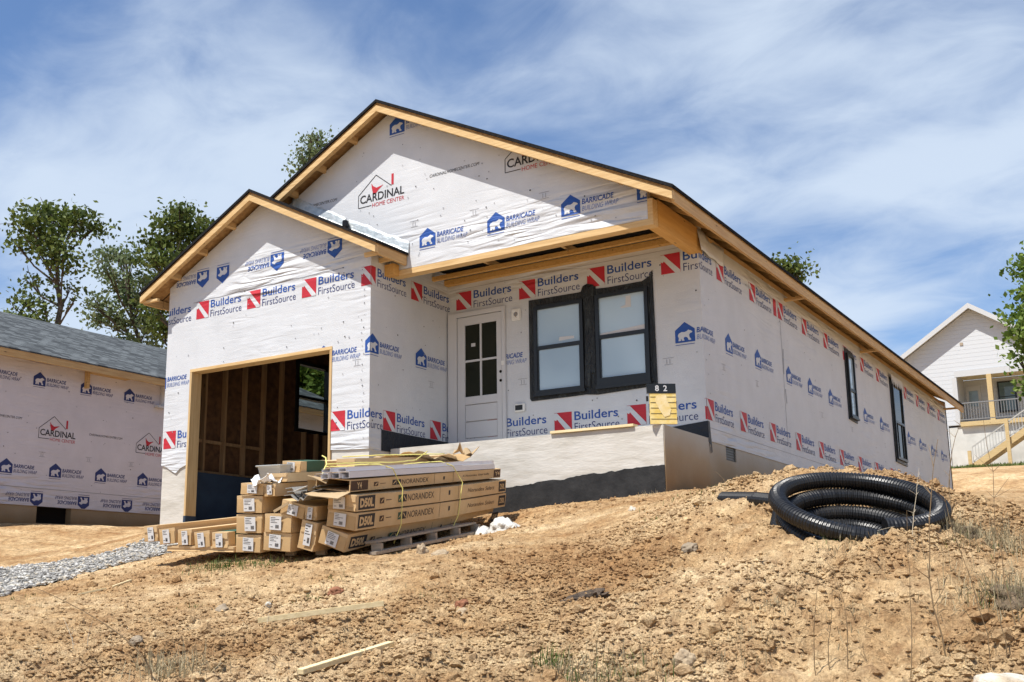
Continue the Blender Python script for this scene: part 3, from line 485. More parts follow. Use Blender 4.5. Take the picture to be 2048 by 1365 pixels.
sh += rect(9.902+2.98, 2.21, 9.902+3.12, 2.48, RED)
for u in (8.04-8.01, 8.04-4.645): sh += bfs_logo(u, .24)
u0 = 4.08+(-1.561-GY)
for i in range(2): sh += bfs_logo(u0+1.1*i, .245)
for x in (-3.27, -2.183, -1.092): sh += bfs_logo(5.942+(x-GX), .24)
for i in range(14): sh += bfs_logo(9.902-.02+(1.2406*i), .235+.012*(i > 6)-.002*i)
for u in (8.04-8.29, 8.04-4.92): sh += bear_logo(u, 1.19)
for y in (-1.945, -.82): sh += bear_logo(4.08+(y-GY), 1.265)
for x in (-3.4, -.376): sh += bear_logo(5.942+(x-GX), 1.26)
for y in (.80, 1.98, 3.42, 4.54, 5.74, 8.10, 9.38, 11.87, 13.08, 14.4, 15.6): sh += bear_logo(9.902+y, 1.262-.004*y, ts=1.05)
hole = [(.57, -.5, 3.41, 1.42)]
uh = []
for x in (-7.43, -6.99, -5.86, -4.752): uh += rot180(bear_logo(8.04+x, 2.705, text=x != -6.99), 8.04+x+.135, 2.84)
sh += uh
sh += tick(4.08+1.35, 1.08)+tick(5.942+(-2.75-GX), 1.05)+tick(5.942+(-.56-GX), 1.08)+tick(3.78, 1.19)
for y in (.62, 1.95, 5.2, 7.1, 9.6, 13.1, 15.9): sh += tick(9.902+y, 1.06-.01*y, .9)
sh += caps(rng, .05, 4.0, .05, 2.65, 70)+caps(rng, 4.1, 5.9, .3, 2.4, 22)+caps(rng, 6.9, 9.85, .3, 2.6, 34)+caps(rng, 9.95, 26.6, .1, 2.6, 120)
for k in range(24): sh += caps(rng, 3.93, 3.99, .1+.1*k, .18+.1*k, 1)
# pencil and tape marks on the long side
for k in range(16): sh += line((.56+.19*k, 2.487+.0027*k+.006*(k % 3)), (.75+.19*k, 2.490+.0027*k+.006*((k+1) % 3)), .009, GREY)
sh += line((9.902+.05, .135), (26.6, .12), .006, GREY)+line((5.99, 2.53), (9.8, 2.545), .006, GREY)
sh += line((9.902+3.28, .3), (9.902+3.28, 2.2), .012, GREY)+line((9.902+3.30, 1.35), (9.902+3.34, 1.75), .035, GREY)+line((9.902+3.36, .9), (9.902+3.33, 1.12), .03, GREY)
cl = [((0, gt(-8.04)), (-SL, 1)), ((4.08, gt(-3.96)), (SL, 1))]
print_on([s for s in sh if min(p[0] for p in s[0]) < 4.08 and max(p[1] for p in s[0]) > 2.6], cor, fns, wm, (), cl)
print_on([s for s in sh if not (min(p[0] for p in s[0]) < 4.08 and max(p[1] for p in s[0]) > 2.6)], cor, fns, wm, hole)
for k in range(4): wm[k].build('wrapped_wall', INKS, house, recalc=False)
# rear and left walls
mb = MB(); mb.box(-8.04, 0, L-.12, L-.001, -.05, 2.66); mb.prism([(-8.04, 2.66), (0, 2.66), (0, rz(0)-.12), (RX, rz(RX)-.12), (-8.04, rz(-8.04)-.12)], fy, L-.12, L-.001)
mb.build('rear_wall', M['wrap'], house)
mb = MB()
for y0, y1, z0, z1 in ((GY+.121, 1.08, -.05, 2.70), (1.08, 1.92, -.05, .90), (1.08, 1.92, 2.10, 2.70), (1.92, L-.121, -.05, 2.70)): mb.box(-8.04, -7.99, y0, y1, z0, z1)
mb.build('left_wall', M['wrap'], house)
# main gable over the porch
mg = MB()
ub = rz(-.07)-.10
mg.prism([(-7.0,2.62),(-4.0,2.62),(-4.0,2.495),(-2.5,2.49),(-1.2,2.497),(-.072,2.49),(-.072,ub),(RX,rz(RX)-.10),(-7.0,rz(-7.0)-.10)], fy, PY, PY+.1, WRAP)
gsh = []
for i in range(3): gsh += bear_logo(-3.45+1.107*i, 2.745)
gsh += bear_logo(-3.99, 4.54)+bear_logo(-.20, 2.745)+bear_logo(-4.56, 2.745)
gsh += cardinal_logo(-4.55, 3.55)+cardinal_logo(-2.055, 3.525)+web_line(-3.28, 3.735)+web_line(-5.78, 3.76)
for u, v in ((-3.62, 3.16), (-2.62, 3.12), (-1.55, 3.13)): gsh += tick(u, v)
gsh += caps(rng, -5.2, -.2, 2.55, 3.0, 40)+caps(rng, -5.0, -1.6, 3.0, 3.9, 34)+caps(rng, -4.6, -3.2, 3.9, 4.5, 8)
print_on(gsh, [-7.0, -.072], [lambda u, v, o: (u, PY-o, v)], [mg], (), [((RX, rz(RX)-.10), (SL, 1)), ((RX, rz(RX)-.10), (-SL, 1))])
mg.build('gable_wall', INKS, house, recalc=False)
# ---- roofs
def slope_slab(mb, x0, x1, zf, y0, y1, t0, t1, m):
    a, b_ = zf(x0), zf(x1); mb.prism([(x0, a-t0), (x1, b_-t0), (x1, b_-t1), (x0, a-t1)], fy, y0, y1, m)
E0, E1 = -8.40, .36
rf = MB(); YF = -1.70; YB = 17.15
slope_slab(rf, RX, E1+.02, rz, YF-.03, YB+.02, -.022, .022, 1); slope_slab(rf, E0-.02, RX, rz, YF-.03, YB+.02, -.022, .022, 1)
slope_slab(rf, RX, E1, rz, YF, YB, .0225, .04, 0); slope_slab(rf, E0, RX, rz, YF, YB, .0225, .04, 0)
main_roof = rf.build('main_roof', [M['osb'], M['shingle']], house)
rf = MB(); GF = -2.14
slope_slab(rf, QX, -3.64, qz, GF-.03, PY-.002, -.022, .022, 1); slope_slab(rf, -8.42, QX, qz, GF-.03, YF-.032, -.022, .022, 1)
slope_slab(rf, QX, -3.66, qz, GF, PY-.002, .0225, .04, 0); slope_slab(rf, E0, QX, qz, GF, YF-.032, .0225, .04, 0)
gar_roof = rf.build('garage_roof', [M['osb'], M['shingle']], house)
# ragged shingle edge tabs along the rakes
for (mbn, xs_, zf, y) in (('main', (RX, E1), rz, YF), ):
    pass
def rake(mb, x0, x1, zf, y, d0, d1, th, m=0):
    """board under the roof edge, following the slope"""
    mb.prism([(x0, zf(x0)-d0), (x1, zf(x1)-d0), (x1, zf(x1)-d1), (x0, zf(x0)-d1)], fy, y, y+th, m)
def rake_board(par, x0, x1, zf, y):
    mb = MB(); rake(mb, x0, x1, zf, y+.022, .041, .155, .035, 0); rake(mb, x0, x1, zf, y-.018, .068, .158, .038, 0)
    return mb.build('rake_board', M['woodx'], par)
rake_board(main_roof, RX, E1, rz, YF); rake_board(main_roof, -6.02, RX-.001, rz, YF)
rake_board(gar_roof, QX, -3.66, qz, GF); rake_board(gar_roof, E0, QX-.001, qz, GF)
# eave boards
def eave_board(par, x, zt, y0, y1, zb):
    mb = MB(); mb.box(x-.038, x, y0, y1, zb, zt); return mb.build('eave_board', M['woody'], par)
eave_board(main_roof, E1-.001, rz(E1)-.041, YF+.06, YB, 2.545); eave_board(gar_roof, -3.661, qz(-3.66)-.041, GF+.06, PY-.01, 2.535); eave_board(main_roof, E0+.039, rz(E0)-.041, YF, YB, 2.56); eave_board(gar_roof, E0+.039, rz(E0)-.041, GF+.06, YF-.01, 2.55)
# lookouts between wall and rake
for x in (-6.62, -7.22, -7.80, -5.5, -4.9, -4.3):
    mb = MB(); mb.prism([(x-.02, qz(x-.02)-.042), (x+.02, qz(x+.02)-.042), (x+.02, qz(x+.02)-.125), (x-.02, qz(x-.02)-.125)], fy, GF+.058, GY-.002); mb.build('lookout', M['woody'], gar_roof)
for x in (-4.6, -5.2, -5.75, -3.4, -2.8, -2.2, -1.6, -1.0, -.4):
    mb = MB(); mb.prism([(x-.02, rz(x-.02)-.042), (x+.02, rz(x+.02)-.042), (x+.02, rz(x+.02)-.125), (x-.02, rz(x-.02)-.125)], fy, YF+.058, PY-.002); mb.build('lookout', M['woody'], main_roof)
# rafter tails along the long side, one board each
for i in range(29):
    y = -1.28+.61*i
    mb = MB(); mb.prism([(-.25, rz(-.25)-.042), (E1-.04, rz(E1-.04)-.042), (E1-.04, rz(E1-.04)-.13), (-.25, rz(-.25)-.13)], fy, y, y+.038)
    mb.build('rafter_tail', M['woodx'], main_roof)
# cross blocks and top plate seen under the eave
mb = MB(); mb.box(-.12, -.004, .13, L-.01, 2.661, 2.74); mb.build('top_plate', M['woody'], house)
for y in (3.55, 8.2, 16.5):
    mb = MB(); mb.box(.001, E1-.04, y, y+.09, 2.56, 2.60); mb.build('soffit_nailer', M['woodx'], main_roof)
for y in (-2.02, -1.70):
    mb = MB(); mb.box(GX+.004, -3.70, y, y+.04, 2.56, 2.62); mb.build('soffit_nailer', M['woodx'], gar_roof)
mb = MB(); mb.box(E0+.04, -8.04, GY-.25, GY-.20, 2.56, 2.60); mb.build('soffit_nailer', M['woodx'], gar_roof)
# porch beams, post end, ceiling framing
mb = MB(); mb.box(-3.93, .0, PY-.006, PY+.14, 2.405, 2.488); mb.box(-.07, -.001, PY-.004, PY+.14, 2.489, 2.74); mb.build('porch_beam', M['woodx'], house, bevel=.003)
mb = MB(); mb.box(-.14, .004, PY+.141, .11, 2.42, 2.76); mb.build('side_beam', M['beam'], house, bevel=.003)
mb = MB(); mb.box(GX+.002, GX+.16, GY+.30, PY-.007, 2.40, 2.56); mb.build('beam_end', M['beam'], house)
mb = MB(); mb.box(GX+.002, -.14, -.10, -.002, 2.60, 2.68); mb.box(GX+.002, -.14, PY+.142, PY+.20, 2.50, 2.60); mb.box(GX+.002, -.14, -.42, -.36, 2.60, 2.66); mb.build('ceiling_ledger', M['beam'], house)
for x in (-3.0, -1.75):
    mb = MB(); mb.box(x, x+.04, PY+.201, -.101, 2.69, 2.78); mb.build('ceiling_joist', M['woody'], house)
mb = MB(); mb.box(GX-.1, -.15, PY+.201, -.101, 2.79, 2.82); mb.box(GX+.002, -.15, PY+.15, PY+.19, 2.601, 2.82); mb.build('porch_shade_sheet', M['dark'], house)  # near-black sheets stand in for the shade above the porch
# loose flap of wrap at the beam end and the crumpled flashing along the garage roof
def sheet(fn, nu, nv, name, material, parent, th=.002):
    mb = MB(); vs = [fn(i/(nu-1), j/(nv-1)) for j in range(nv) for i in range(nu)]
    mb.add(vs, [(j*nu+i, j*nu+i+1, (j+1)*nu+i+1, (j+1)*nu+i) for j in range(nv-1) for i in range(nu-1)])
    o = mb.build(name, material, parent, smooth=True, recalc=False)
    s = o.modifiers.new('th', 'SOLIDIFY'); s.thickness = th; return o
sheet(lambda a, b_: (.008+.05*(1-b_)*(1-a)+.02*b_*math.sin(9*a), -.05+.95*a, 2.44+.30*b_-.05*a*b_+.012*math.sin(14*a)), 14, 5, 'wrap_flap', M['wrap'], house)
def flashing(x0, x1, amp, seed):
    r = random.Random(seed); ph = [r.uniform(0, 6) for _ in range(4)]
    def fn(a, b_):
        x = x0+(x1-x0)*a; wob = amp*(math.sin(11*x+ph[0])+.6*math.sin(27*x+ph[1]))
        y = PY-.006-.16*max(0, 1-2*b_)-.012*math.sin(3.14*b_)-abs(wob)*.3; z = qz(x)+.012+.17*max(0, 2*b_-1)+wob*b_*.5+.010*(1-b_)
        return (x, y, z)
    return sheet(fn, 40, 9, 'roof_flashing', M['flashmetal'], gar_roof)
M['flashmetal'] = mat('crumpled_grey_flashing', (.42, .47, .48), .4, metal=.3, col2=(.62, .65, .66), nscale=8, bump=.7, bscale=9, bdist=.03)
flashing(-5.85, -4.78, .012, 1); flashing(-4.72, -3.62, .02, 2)
mb = MB()
for i in range(6): mb.obox((-4.75+.01*i, PY-.05-.012*i, qz(-4.75)+.06), ((1, .2*i, 0), (0, 1, 0), (0, 0, 1)), (.035, .035-.003*i, .05))
mb.build('membrane_scrap', M['membrane'], gar_roof, bevel=.01)
# foundation: porch slab, its dampproof coat, stem walls, piers
mb = MB()
nx_, nz_ = 60, 22
for j in range(nz_):
    for i in range(nx_):
        pass
mb.box(GX+.001, 0, -1.40, -.001, -1.7, 0, 0)
slab = mb.build('porch_foundation', M['conc'], house, bevel=.006)
pts = [(-3.9,-.68),(-3.3,-.66),(-2.8,-.64),(-2.14,-.615),(-1.8,-.60),(-1.62,-.57),(-1.3,-.56),(-1.05,-.52),(-.75,-.515),(-.5,-.49),(-.2,-.48),(-.013,-.468)]
fine = []
for (a, b_), (c, d) in zip(pts, pts[1:]):
    for k in range(6): t = k/6; fine.append((a+(c-a)*t, b_+(d-b_)*t+rng.uniform(-.009, .009)))
mb = MB(); mb.prism(fine+[(-.002, -.468), (-.002, -1.6), (-3.9, -1.6)], fy, -1.404, -1.401); mb.build('dampproof_coating', M['damp'], slab)
mb = MB(); mb.box(-.3, .006, -1.394, -.002, -1.6, -.006); mb.build('slab_side', M['stain'], slab)
mb = MB()
for y0, y1, z0, z1 in ((-.0, .64, -1.5, -.03), (.64, 1.02, -1.5, -.22), (1.02, L-.02, -1.5, -.03)): mb.box(-.2, -.012, y0, y1, z0, z1)
mb.build('stem_wall', M['stain'], house)
mb = MB(); mb.box(-.16, -.03, .64, 1.02, -.215, -.031)
for k in range(5): mb.box(-.03, -.022, .645, 1.015, -.205+.034*k, -.20+.034*k)
mb.build('foundation_vent', M['blackmetal'], house)
mb = MB(); mb.box(-8.03, -7.47, GY+.02, GY+.185, -1.6, .0); mb.build('stem_wall', M['conc'], house)
mb = MB(); mb.box(-4.63, GX-.01, GY+.02, GY+.35, -1.6, .0); mb.box(GX-.2, GX-.011, GY+.35, -.002, -1.6, 0); mb.build('stem_wall', M['conc'], house)
mb = MB(); mb.box(-8.03, -7.80, GY+.186, 4.0, -1.6, -.08); mb.box(-8.03, -7.99, 4.0, L, -1.6, -.05); mb.build('garage_stem_wall', M['bluepanel'], house)
mb = MB(); mb.box(-7.8, GX-.2, GY+.02, 4.0, -1.2, -.92); mb.build('garage_slab', M['conc'], house)
# door opening lining
mb = MB(); mb.box(-7.475, -7.435, GY-.012, GY+.19, -.80, 1.385); mb.build('door_jamb', M['woodz'], house)
mb = MB(); mb.box(-4.665, -4.625, GY-.012, GY+.19, -.90, 1.385); mb.build('door_jamb', M['woodz'], house)
mb = MB(); mb.box(-7.475, -4.625, GY-.014, GY+.19, 1.386, 1.43); mb.build('door_header', M['woodx'], house)
mb = MB(); mb.box(-7.478, -7.43, GY-.015, GY+.2, -.95, -.80); mb.build('jamb_base', M['bluepanel'], house)
# garage interior: sheathing, studs, left window, back and right walls, dark sheet overhead
M['studs'] = woodmat('stud_painted_shade', (.30, .19, .10), (.20, .12, .06), 2)  # lumber colour darkened to stand for the dim garage interior
M['osb_shade'] = mat('osb_painted_shade', (.12, .058, .026), .85, col2=(.055, .026, .013), nscale=10, bump=.2)  # sheathing colour darkened in place of the shade indoors
mb = MB()
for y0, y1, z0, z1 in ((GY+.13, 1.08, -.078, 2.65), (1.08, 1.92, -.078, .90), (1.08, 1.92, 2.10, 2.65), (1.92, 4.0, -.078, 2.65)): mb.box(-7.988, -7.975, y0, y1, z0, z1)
mb.box(-7.97, GX-.121, 4.0, 4.02, -.9, 2.65); mb.build('garage_lining', M['osb_shade'], house)
mb = MB(); mb.box(-7.97, GX-.13, GY+.13, 3.99, 2.651, 2.67); mb.build('garage_shade_sheet', M['dark'], house)  # added sheet, coloured near-black for the dark under the roof
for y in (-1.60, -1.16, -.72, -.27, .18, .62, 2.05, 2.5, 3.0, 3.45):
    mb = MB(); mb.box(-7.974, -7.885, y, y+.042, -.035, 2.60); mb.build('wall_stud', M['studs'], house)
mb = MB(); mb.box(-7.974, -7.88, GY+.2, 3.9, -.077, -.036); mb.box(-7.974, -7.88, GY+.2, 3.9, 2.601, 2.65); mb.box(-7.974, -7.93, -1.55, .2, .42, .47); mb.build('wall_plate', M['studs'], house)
for y in (1.22, 1.55, 1.80):
    mb = MB(); mb.box(-7.974, -7.885, y, y+.042, -.035, .86); mb.build('wall_stud', M['studs'], house)
wn = MB()
for a in ((1.04, 1.10, .86, 2.14), (1.90, 1.96, .86, 2.14), (1.10, 1.90, .86, .92), (1.10, 1.90, 2.08, 2.14), (1.10, 1.90, 1.47, 1.52)): wn.box(-8.05, -7.93, *a)
gw = wn.build('garage_window', M['blackmetal'], house)
mb = MB(); mb.box(-8.03, -8.026, 1.10, 1.90, .92, 2.08); mb.build('pane', M['glass_clear'], gw)
# ---- twin window on the porch
def sash_window(par, poly_flash, sashes, fnmap, name='window', glass='glass_painted_sky'):
    """flashing tape sheet, then frames and panes; coordinates u,z on the wall, o = outward"""
    mb = MB(); mb.prism(poly_flash, lambda u, v, d: fnmap(u, v, d), .006, .018); wd = mb.build(name, M['flash'], par)
    for (u0, u1, z0, z1, zr, bot) in sashes:
        mb = MB()
        def bx(a0, a1, c0, c1, o0, o1): mb.prism([(a0, c0), (a1, c0), (a1, c1), (a0, c1)], lambda u, v, d: fnmap(u, v, d), o0, o1)
        f = .05
        bx(u0-f, u0, z0-bot, z1+f, .019, .055); bx(u1, u1+f, z0-bot, z1+f, .019, .055); bx(u0, u1, z1, z1+f, .019, .055); bx(u0, u1, z0-bot, z0, .019, .055)
        bx(u0, u1, zr-.03, zr+.025, .019, .047); bx(u0, u0+.018, z0, zr-.03, .019, .045); bx(u1-.018, u1, z0, zr-.03, .019, .045); bx(u0-f-.015, u1+f+.015, z0-bot-.035, z0-bot, .019, .07)
        fr = mb.build('sash_frame', M['blackmetal'], wd, bevel=.003)
        for a, c in ((z0, zr-.03), (zr+.025, z1)):
            mb = MB(); mb.prism([(u0, a), (u1, a), (u1, c), (u0, c)], lambda u, v, d: fnmap(u, v, d), .020, .026); mb.build('pane', M[glass], fr)
    return wd
fporch = lambda u, v, d: (u, -d, v); fside = lambda u, v, d: (d, u, v)
fl = [(-2.555,.745),(-2.53,.71),(-1.9,.715),(-1.68,.72),(-1.5,.70),(-.64,.735),(-.645,1.4),(-.652,2.30),(-.70,2.22),(-.80,2.17),(-1.3,2.165),(-1.50,2.175),(-1.53,2.24),(-1.62,2.27),(-1.69,2.24),(-1.72,2.165),(-2.55,2.17)]
tw = sash_window(house, fl, [(-2.41,-1.735,.845,2.005,1.45,.05), (-1.445,-.772,.915,2.025,1.48,.115)], fporch)
mb = MB(); mb.prism([(-1.58,1.0),(-1.50,1.0),(-1.50,2.2),(-1.62,2.22),(-1.68,2.1),(-1.66,1.5),(-1.69,.85),(-1.6,.8)], fy, -.045, -.018); mb.build('mullion_tape', M['flash'], tw, bevel=.01)
mb = MB(); mb.prism([(-2.07,1.515),(-1.83,1.525),(-1.84,1.56),(-2.06,1.57)], fy, -.0285, -.0265); mb.prism([(-1.11,1.84),(-.97,1.84),(-.97,2.00),(-1.04,2.00),(-1.05,1.88),(-1.12,1.86)], fy, -.0285, -.0265); mb.prism([(-1.43,1.51),(-.785,1.51),(-.785,1.575),(-1.43,1.53)], fy, -.0285, -.0265)
mb.build('glass_sticker', M['paintwhite'], tw)
# side windows
sash_window(house, [(6.98,1.12),(7.56,1.10),(7.56,2.43),(6.98,2.45)], [(7.09,7.46,1.22,2.30,1.68,.04)], fside)
# tall window with a torn edge of wrap over its head
mb = MB(); mb.prism([(10.50,.68),(11.50,.66),(11.50,2.42),(10.50,2.44)], fx, .004, .03); wd = mb.build('window', M['flash'], house)
mb = MB()
for a in ((10.56,10.61,.74,2.38),(11.38,11.43,.74,2.38),(10.61,11.38,.74,.79),(10.61,11.38,2.33,2.38),(10.61,11.38,1.50,1.55)): mb.box(.031, .06, *a)
mb.box(.031, .05, 10.78, 10.80, .79, 1.5); mb.box(.031, .05, 11.18, 11.20, .79, 1.5)
fr = mb.build('sash_frame', M['blackmetal'], wd)
mb = MB(); mb.box(.031, .034, 10.61, 11.38, 1.55, 2.33); mb.box(.031, .034, 10.61, 11.38, .79, 1.5); mb.build('pane', M['glass_dark'], fr)
mb = MB(); q = [(10.45, 2.5)]
for k in range(13): q.append((10.5+.08*k, 2.30+(.09 if k % 2 else -.03)+rng.uniform(-.03, .03)))
q.append((11.52, 2.5)); mb.prism(q, fx, .061, .065); mb.build('torn_wrap', M['wrap'], wd)
# ---- entry door
mb = MB()
for a in ((-3.93,-3.775,.0,2.155),(-2.995,-2.94,.0,2.155),(-3.775,-2.995,2.085,2.155)): mb.box(a[0], a[1], -.045, -.004, a[2], a[3])
dr = mb.build('entry_door', M['paintwhite'], house, bevel=.004)
mb = MB()
for a in ((-3.765,-3.635,.03,2.075),(-3.085,-3.003,.03,2.075),(-3.635,-3.085,1.95,2.075),(-3.635,-3.085,.76,.875),(-3.635,-3.085,.03,.26),(-3.375,-3.345,.875,1.95),(-3.635,-3.375,1.39,1.42),(-3.345,-3.085,1.39,1.42)): mb.box(a[0], a[1], -.035, -.005, a[2], a[3])
mb.box(-3.63, -3.09, -.028, -.005, .27, .50); mb.box(-3.63, -3.09, -.028, -.005, .515, .75)
lf = mb.build('door_leaf', M['paintwhite'], dr, bevel=.002)
for x0, x1 in ((-3.634,-3.376),(-3.344,-3.086)):
    for z0, z1 in ((.876,1.389),(1.421,1.949)):
        mb = MB(); mb.box(x0, x1, -.02, -.012, z0, z1); mb.build('glass_pane', M['glass_dark'], dr)
mb = MB(); mb.box(-3.53, -3.46, -.0225, -.0205, 1.62, 1.67); mb.build('glass_sticker', M['paintwhite'], dr)
for z in (1.19, 1.06):
    mb = MB(); mb.tube([(-3.022, -.034, z), (-3.022, -.0375, z)], .022, 10); mb.build('lock_bore', M['dark'], dr)
mb = MB(); mb.box(-3.0, -2.955, -.052, -.0455, 1.28, 1.34); mb.build('strike_plate', M['plasticw'], dr)
mb = MB(); mb.box(-3.775, -2.995, -.055, -.004, 0.001, .028); mb.build('door_sill', M['blackmetal'], dr)
# light mounting block and outlet box
mb = MB(); mb.box(-2.838, -2.682, -.03, -.004, 1.91, 2.083); lb = mb.build('light_block', M['plasticw'], house, bevel=.012)
mb = MB(); mb.tube([(-2.76, -.031, 2.03), (-2.745, -.04, 2.0), (-2.77, -.04, 1.975), (-2.75, -.032, 1.95)], .006, 6); mb.build('wire', M['greywood'], lb)
mb = MB(); mb.tube([(-2.76, -.030, 2.0), (-2.76, -.0315, 2.0)], .035, 12); mb.build('box_hole', M['grey'], lb)
mb = MB(); mb.box(-2.80, -2.636, -.04, -.004, .58, .69); ob = mb.build('outlet_box', M['plasticw'], house, bevel=.006)
mb = MB(); mb.box(-2.785, -2.665, -.0425, -.0405, .60, .672); mb.build('outlet_cover', M['blackmetal'], ob)
# black membrane at the slab edges
mb = MB(); mb.prism([(-1.60,.24),(-.9,.235),(-.02,.236),(-.02,-.04),(-1.60,-.045)], fx, GX+.008, GX+.012); mb.build('membrane_strip', M['membrane'], house)
mb = MB(); mb.prism([(-1.0,.10),(-.5,.17),(0.012,.215),(0.012,.002),(-1.0,.002)], fy, -.012, -.008); mb.prism([(-.0115,.215),(.05,.21),(.07,.03),(.10,-.17),(.065,-.19),(.06,-.09),(-.0115,-.05)], fx, .008, .012)
mb.build('membrane_strip', M['membrane'], house)
# ------------------------------------------------------------------ gravel drive
gp = [(-7.4,-1.95),(-4.55,-1.95),(-4.1,-3.3),(-4.4,-4.7),(-4.1,-5.9),(-3.9,-7.3),(-4.1,-9.5),(-5.5,-13),(-9.5,-13),(-8.6,-8),(-7.2,-5.6),(-6.6,-3.9)]
def inpoly(x, y, P):
    c = np.zeros(x.shape, bool); n = len(P)
    for i in range(n):
        x0, y0 = P[i]; x1, y1 = P[(i+1) % n]
        t = ((y0 > y) != (y1 > y)) & (x < (x1-x0)*(y-y0)/(y1-y0+1e-12)+x0); c ^= t
    return c
def wob(x, y): return x+.35*vnoise(x*1.2, y*1.2, 31)+.12*vnoise(x*5, y*5, 33), y+.35*vnoise(x*1.2, y*1.2, 32)
M['gravel'] = mat('grey_gravel', (.30, .285, .26), .9, col2=(.42, .40, .36), nscale=26, bump=.9, bscale=45, bdist=.03)
gx = np.arange(-11, -3, .06); gy_ = np.arange(-13, -1.95, .06); GXX, GYY = np.meshgrid(gx, gy_); GZZ = (base_z(GXX.ravel(), GYY.ravel())+detail_z(GXX.ravel(), GYY.ravel())).reshape(GXX.shape)+.012
wx, wy = wob(GXX.ravel(), GYY.ravel()); keep = inpoly(wx, wy, gp).reshape(GXX.shape)
i = np.arange(GXX.size).reshape(GXX.shape); kk = keep[:-1, :-1] & keep[1:, 1:] & keep[:-1, 1:] & keep[1:, :-1]
F = np.stack([i[:-1, :-1], i[:-1, 1:], i[1:, 1:], i[1:, :-1]], -1)[kk]
used = np.unique(F); rm = -np.ones(GXX.size, int); rm[used] = np.arange(len(used))
tag(soup_mesh('gravel_drive', np.stack([GXX.ravel(), GYY.ravel(), GZZ.ravel()], -1)[used], rm[F], M['gravel'], True), kind='structure')
# rock soup: deformed icosahedra
ph = (1+5**.5)/2
ICV = np.array([(-1,ph,0),(1,ph,0),(-1,-ph,0),(1,-ph,0),(0,-1,ph),(0,1,ph),(0,-1,-ph),(0,1,-ph),(ph,0,-1),(ph,0,1),(-ph,0,-1),(-ph,0,1)]); ICV /= np.linalg.norm(ICV[0])
ICF = np.array([(0,11,5),(0,5,1),(0,1,7),(0,7,10),(0,10,11),(1,5,9),(5,11,4),(11,10,2),(10,7,6),(7,1,8),(3,9,4),(3,4,2),(3,2,6),(3,6,8),(3,8,9),(4,9,5),(2,4,11),(6,2,10),(8,6,7),(9,8,1)])
OV = np.array([(1,0,0),(-1,0,0),(0,1,0),(0,-1,0),(0,0,1),(0,0,-1)], float); OF = np.array([(0,2,4),(2,1,4),(1,3,4),(3,0,4),(2,0,5),(1,2,5),(3,1,5),(0,3,5)])
def rocks(name, n, sampler, rlo, rhi, power, material, seed, sink=.35, flat=.65, smooth=False, low=False, dz=0):
    IV, IF = (OV, OF) if low else (ICV, ICF); nv = len(IV)
    g = np.random.default_rng(seed); x, y = sampler(g, n); n = len(x)
    r = rlo+(rhi-rlo)*g.random(n)**power
    z = base_z(x, y)+detail_z(x, y)*np.clip(1-np.maximum(np.hypot(x, y+5)-14, 0)/30, 0, 1)+r*(.5-sink)+dz
    Vv = IV[None]*(1+.28*(g.random((n, nv, 1))-.5)*2)
    S = np.stack([1+.5*(g.random(n)-.5), 1+.5*(g.random(n)-.5), flat*(1+.4*(g.random(n)-.5))], -1); Vv = Vv*S[:, None]*r[:, None, None]
    a = g.random(n)*6.283; ca, sa = np.cos(a), np.sin(a); X_ = Vv[..., 0]*ca[:, None]-Vv[..., 1]*sa[:, None]; Y_ = Vv[..., 0]*sa[:, None]+Vv[..., 1]*ca[:, None]
    P_ = np.stack([X_+x[:, None], Y_+y[:, None], Vv[..., 2]+z[:, None]], -1).reshape(-1, 3)
    Fq = (IF[None]+np.arange(n)[:, None, None]*nv).reshape(-1, 3)
    return soup_mesh(name, P_, Fq, material, smooth)
def s_gravel(g, n):
    x = g.uniform(-10, -3, n); y = -13+11*g.random(n)**.8; wx, wy = wob(x, y); k = inpoly(wx, wy, gp); return x[k], y[k]
def rockmat(name, stops):
    m = mat(name, stops[0], .9, bump=.4, bscale=60); t = m.node_tree; b = t.nodes['Principled BSDF']
    g = t.nodes.new('ShaderNodeNewGeometry'); r = t.nodes.new('ShaderNodeValToRGB'); r.color_ramp.interpolation = 'CONSTANT'
    e = r.color_ramp; e.elements[0].color = (*stops[0], 1); e.elements[1].position = 1/len(stops); e.elements[1].color = (*stops[1], 1)
    for k in range(2, len(stops)): q = e.elements.new(k/len(stops)); q.color = (*stops[k], 1)
    t.links.new(g.outputs['Random Per Island'], r.inputs[0]); t.links.new(r.outputs[0], b.inputs['Base Color']); return m
tag(rocks('gravel_stones', 60000, s_gravel, .007, .024, 1.5, rockmat('gravel_stone', [(.26,.25,.235),(.40,.385,.36),(.58,.56,.52),(.32,.305,.285),(.46,.41,.33),(.19,.185,.175)]), 3, sink=.15, dz=.020), 'loose grey and white crushed stone covering the drive on the left', 'gravel', kind='stuff')
def s_mound(g, n):
    # denser where the soil was dug over; none on the drive, in the house or under the pile
    x = g.uniform(-7, 4.9, n); y = g.uniform(-10.8, -1.45, n)
    k = g.random(n) < rough_mask(x, y)**1.4*.97+.01
    wx, wy = wob(x, y); k &= ~inpoly(wx, wy, gp); D_ = np.hypot(x-4.86, y+12.88); k &= D_ > 2.5; k &= g.random(n) < np.clip((6.0/D_)**1.3, 0, 1)
    cl = vnoise(x*1.1, y*1.1, 50)+.5*vnoise(x*3, y*3, 51); k &= g.random(n) < np.clip(.5+1.6*cl, .05, 1)
    return x[k], y[k]
dirt_tones = [tuple(c*k for c in DIRT[j]) for j, k in ((1, 1.1), (2, 1.0), (0, .9), (2, .8), (1, .95), (0, .7))]
tag(rocks('dirt_crumbs', 620000, s_mound, .006, .021, 2.2, M['dirt'], 5, sink=.15, low=True, flat=.8), 'crumbs of dry tan soil strewn over the mound', 'soil', kind='stuff')
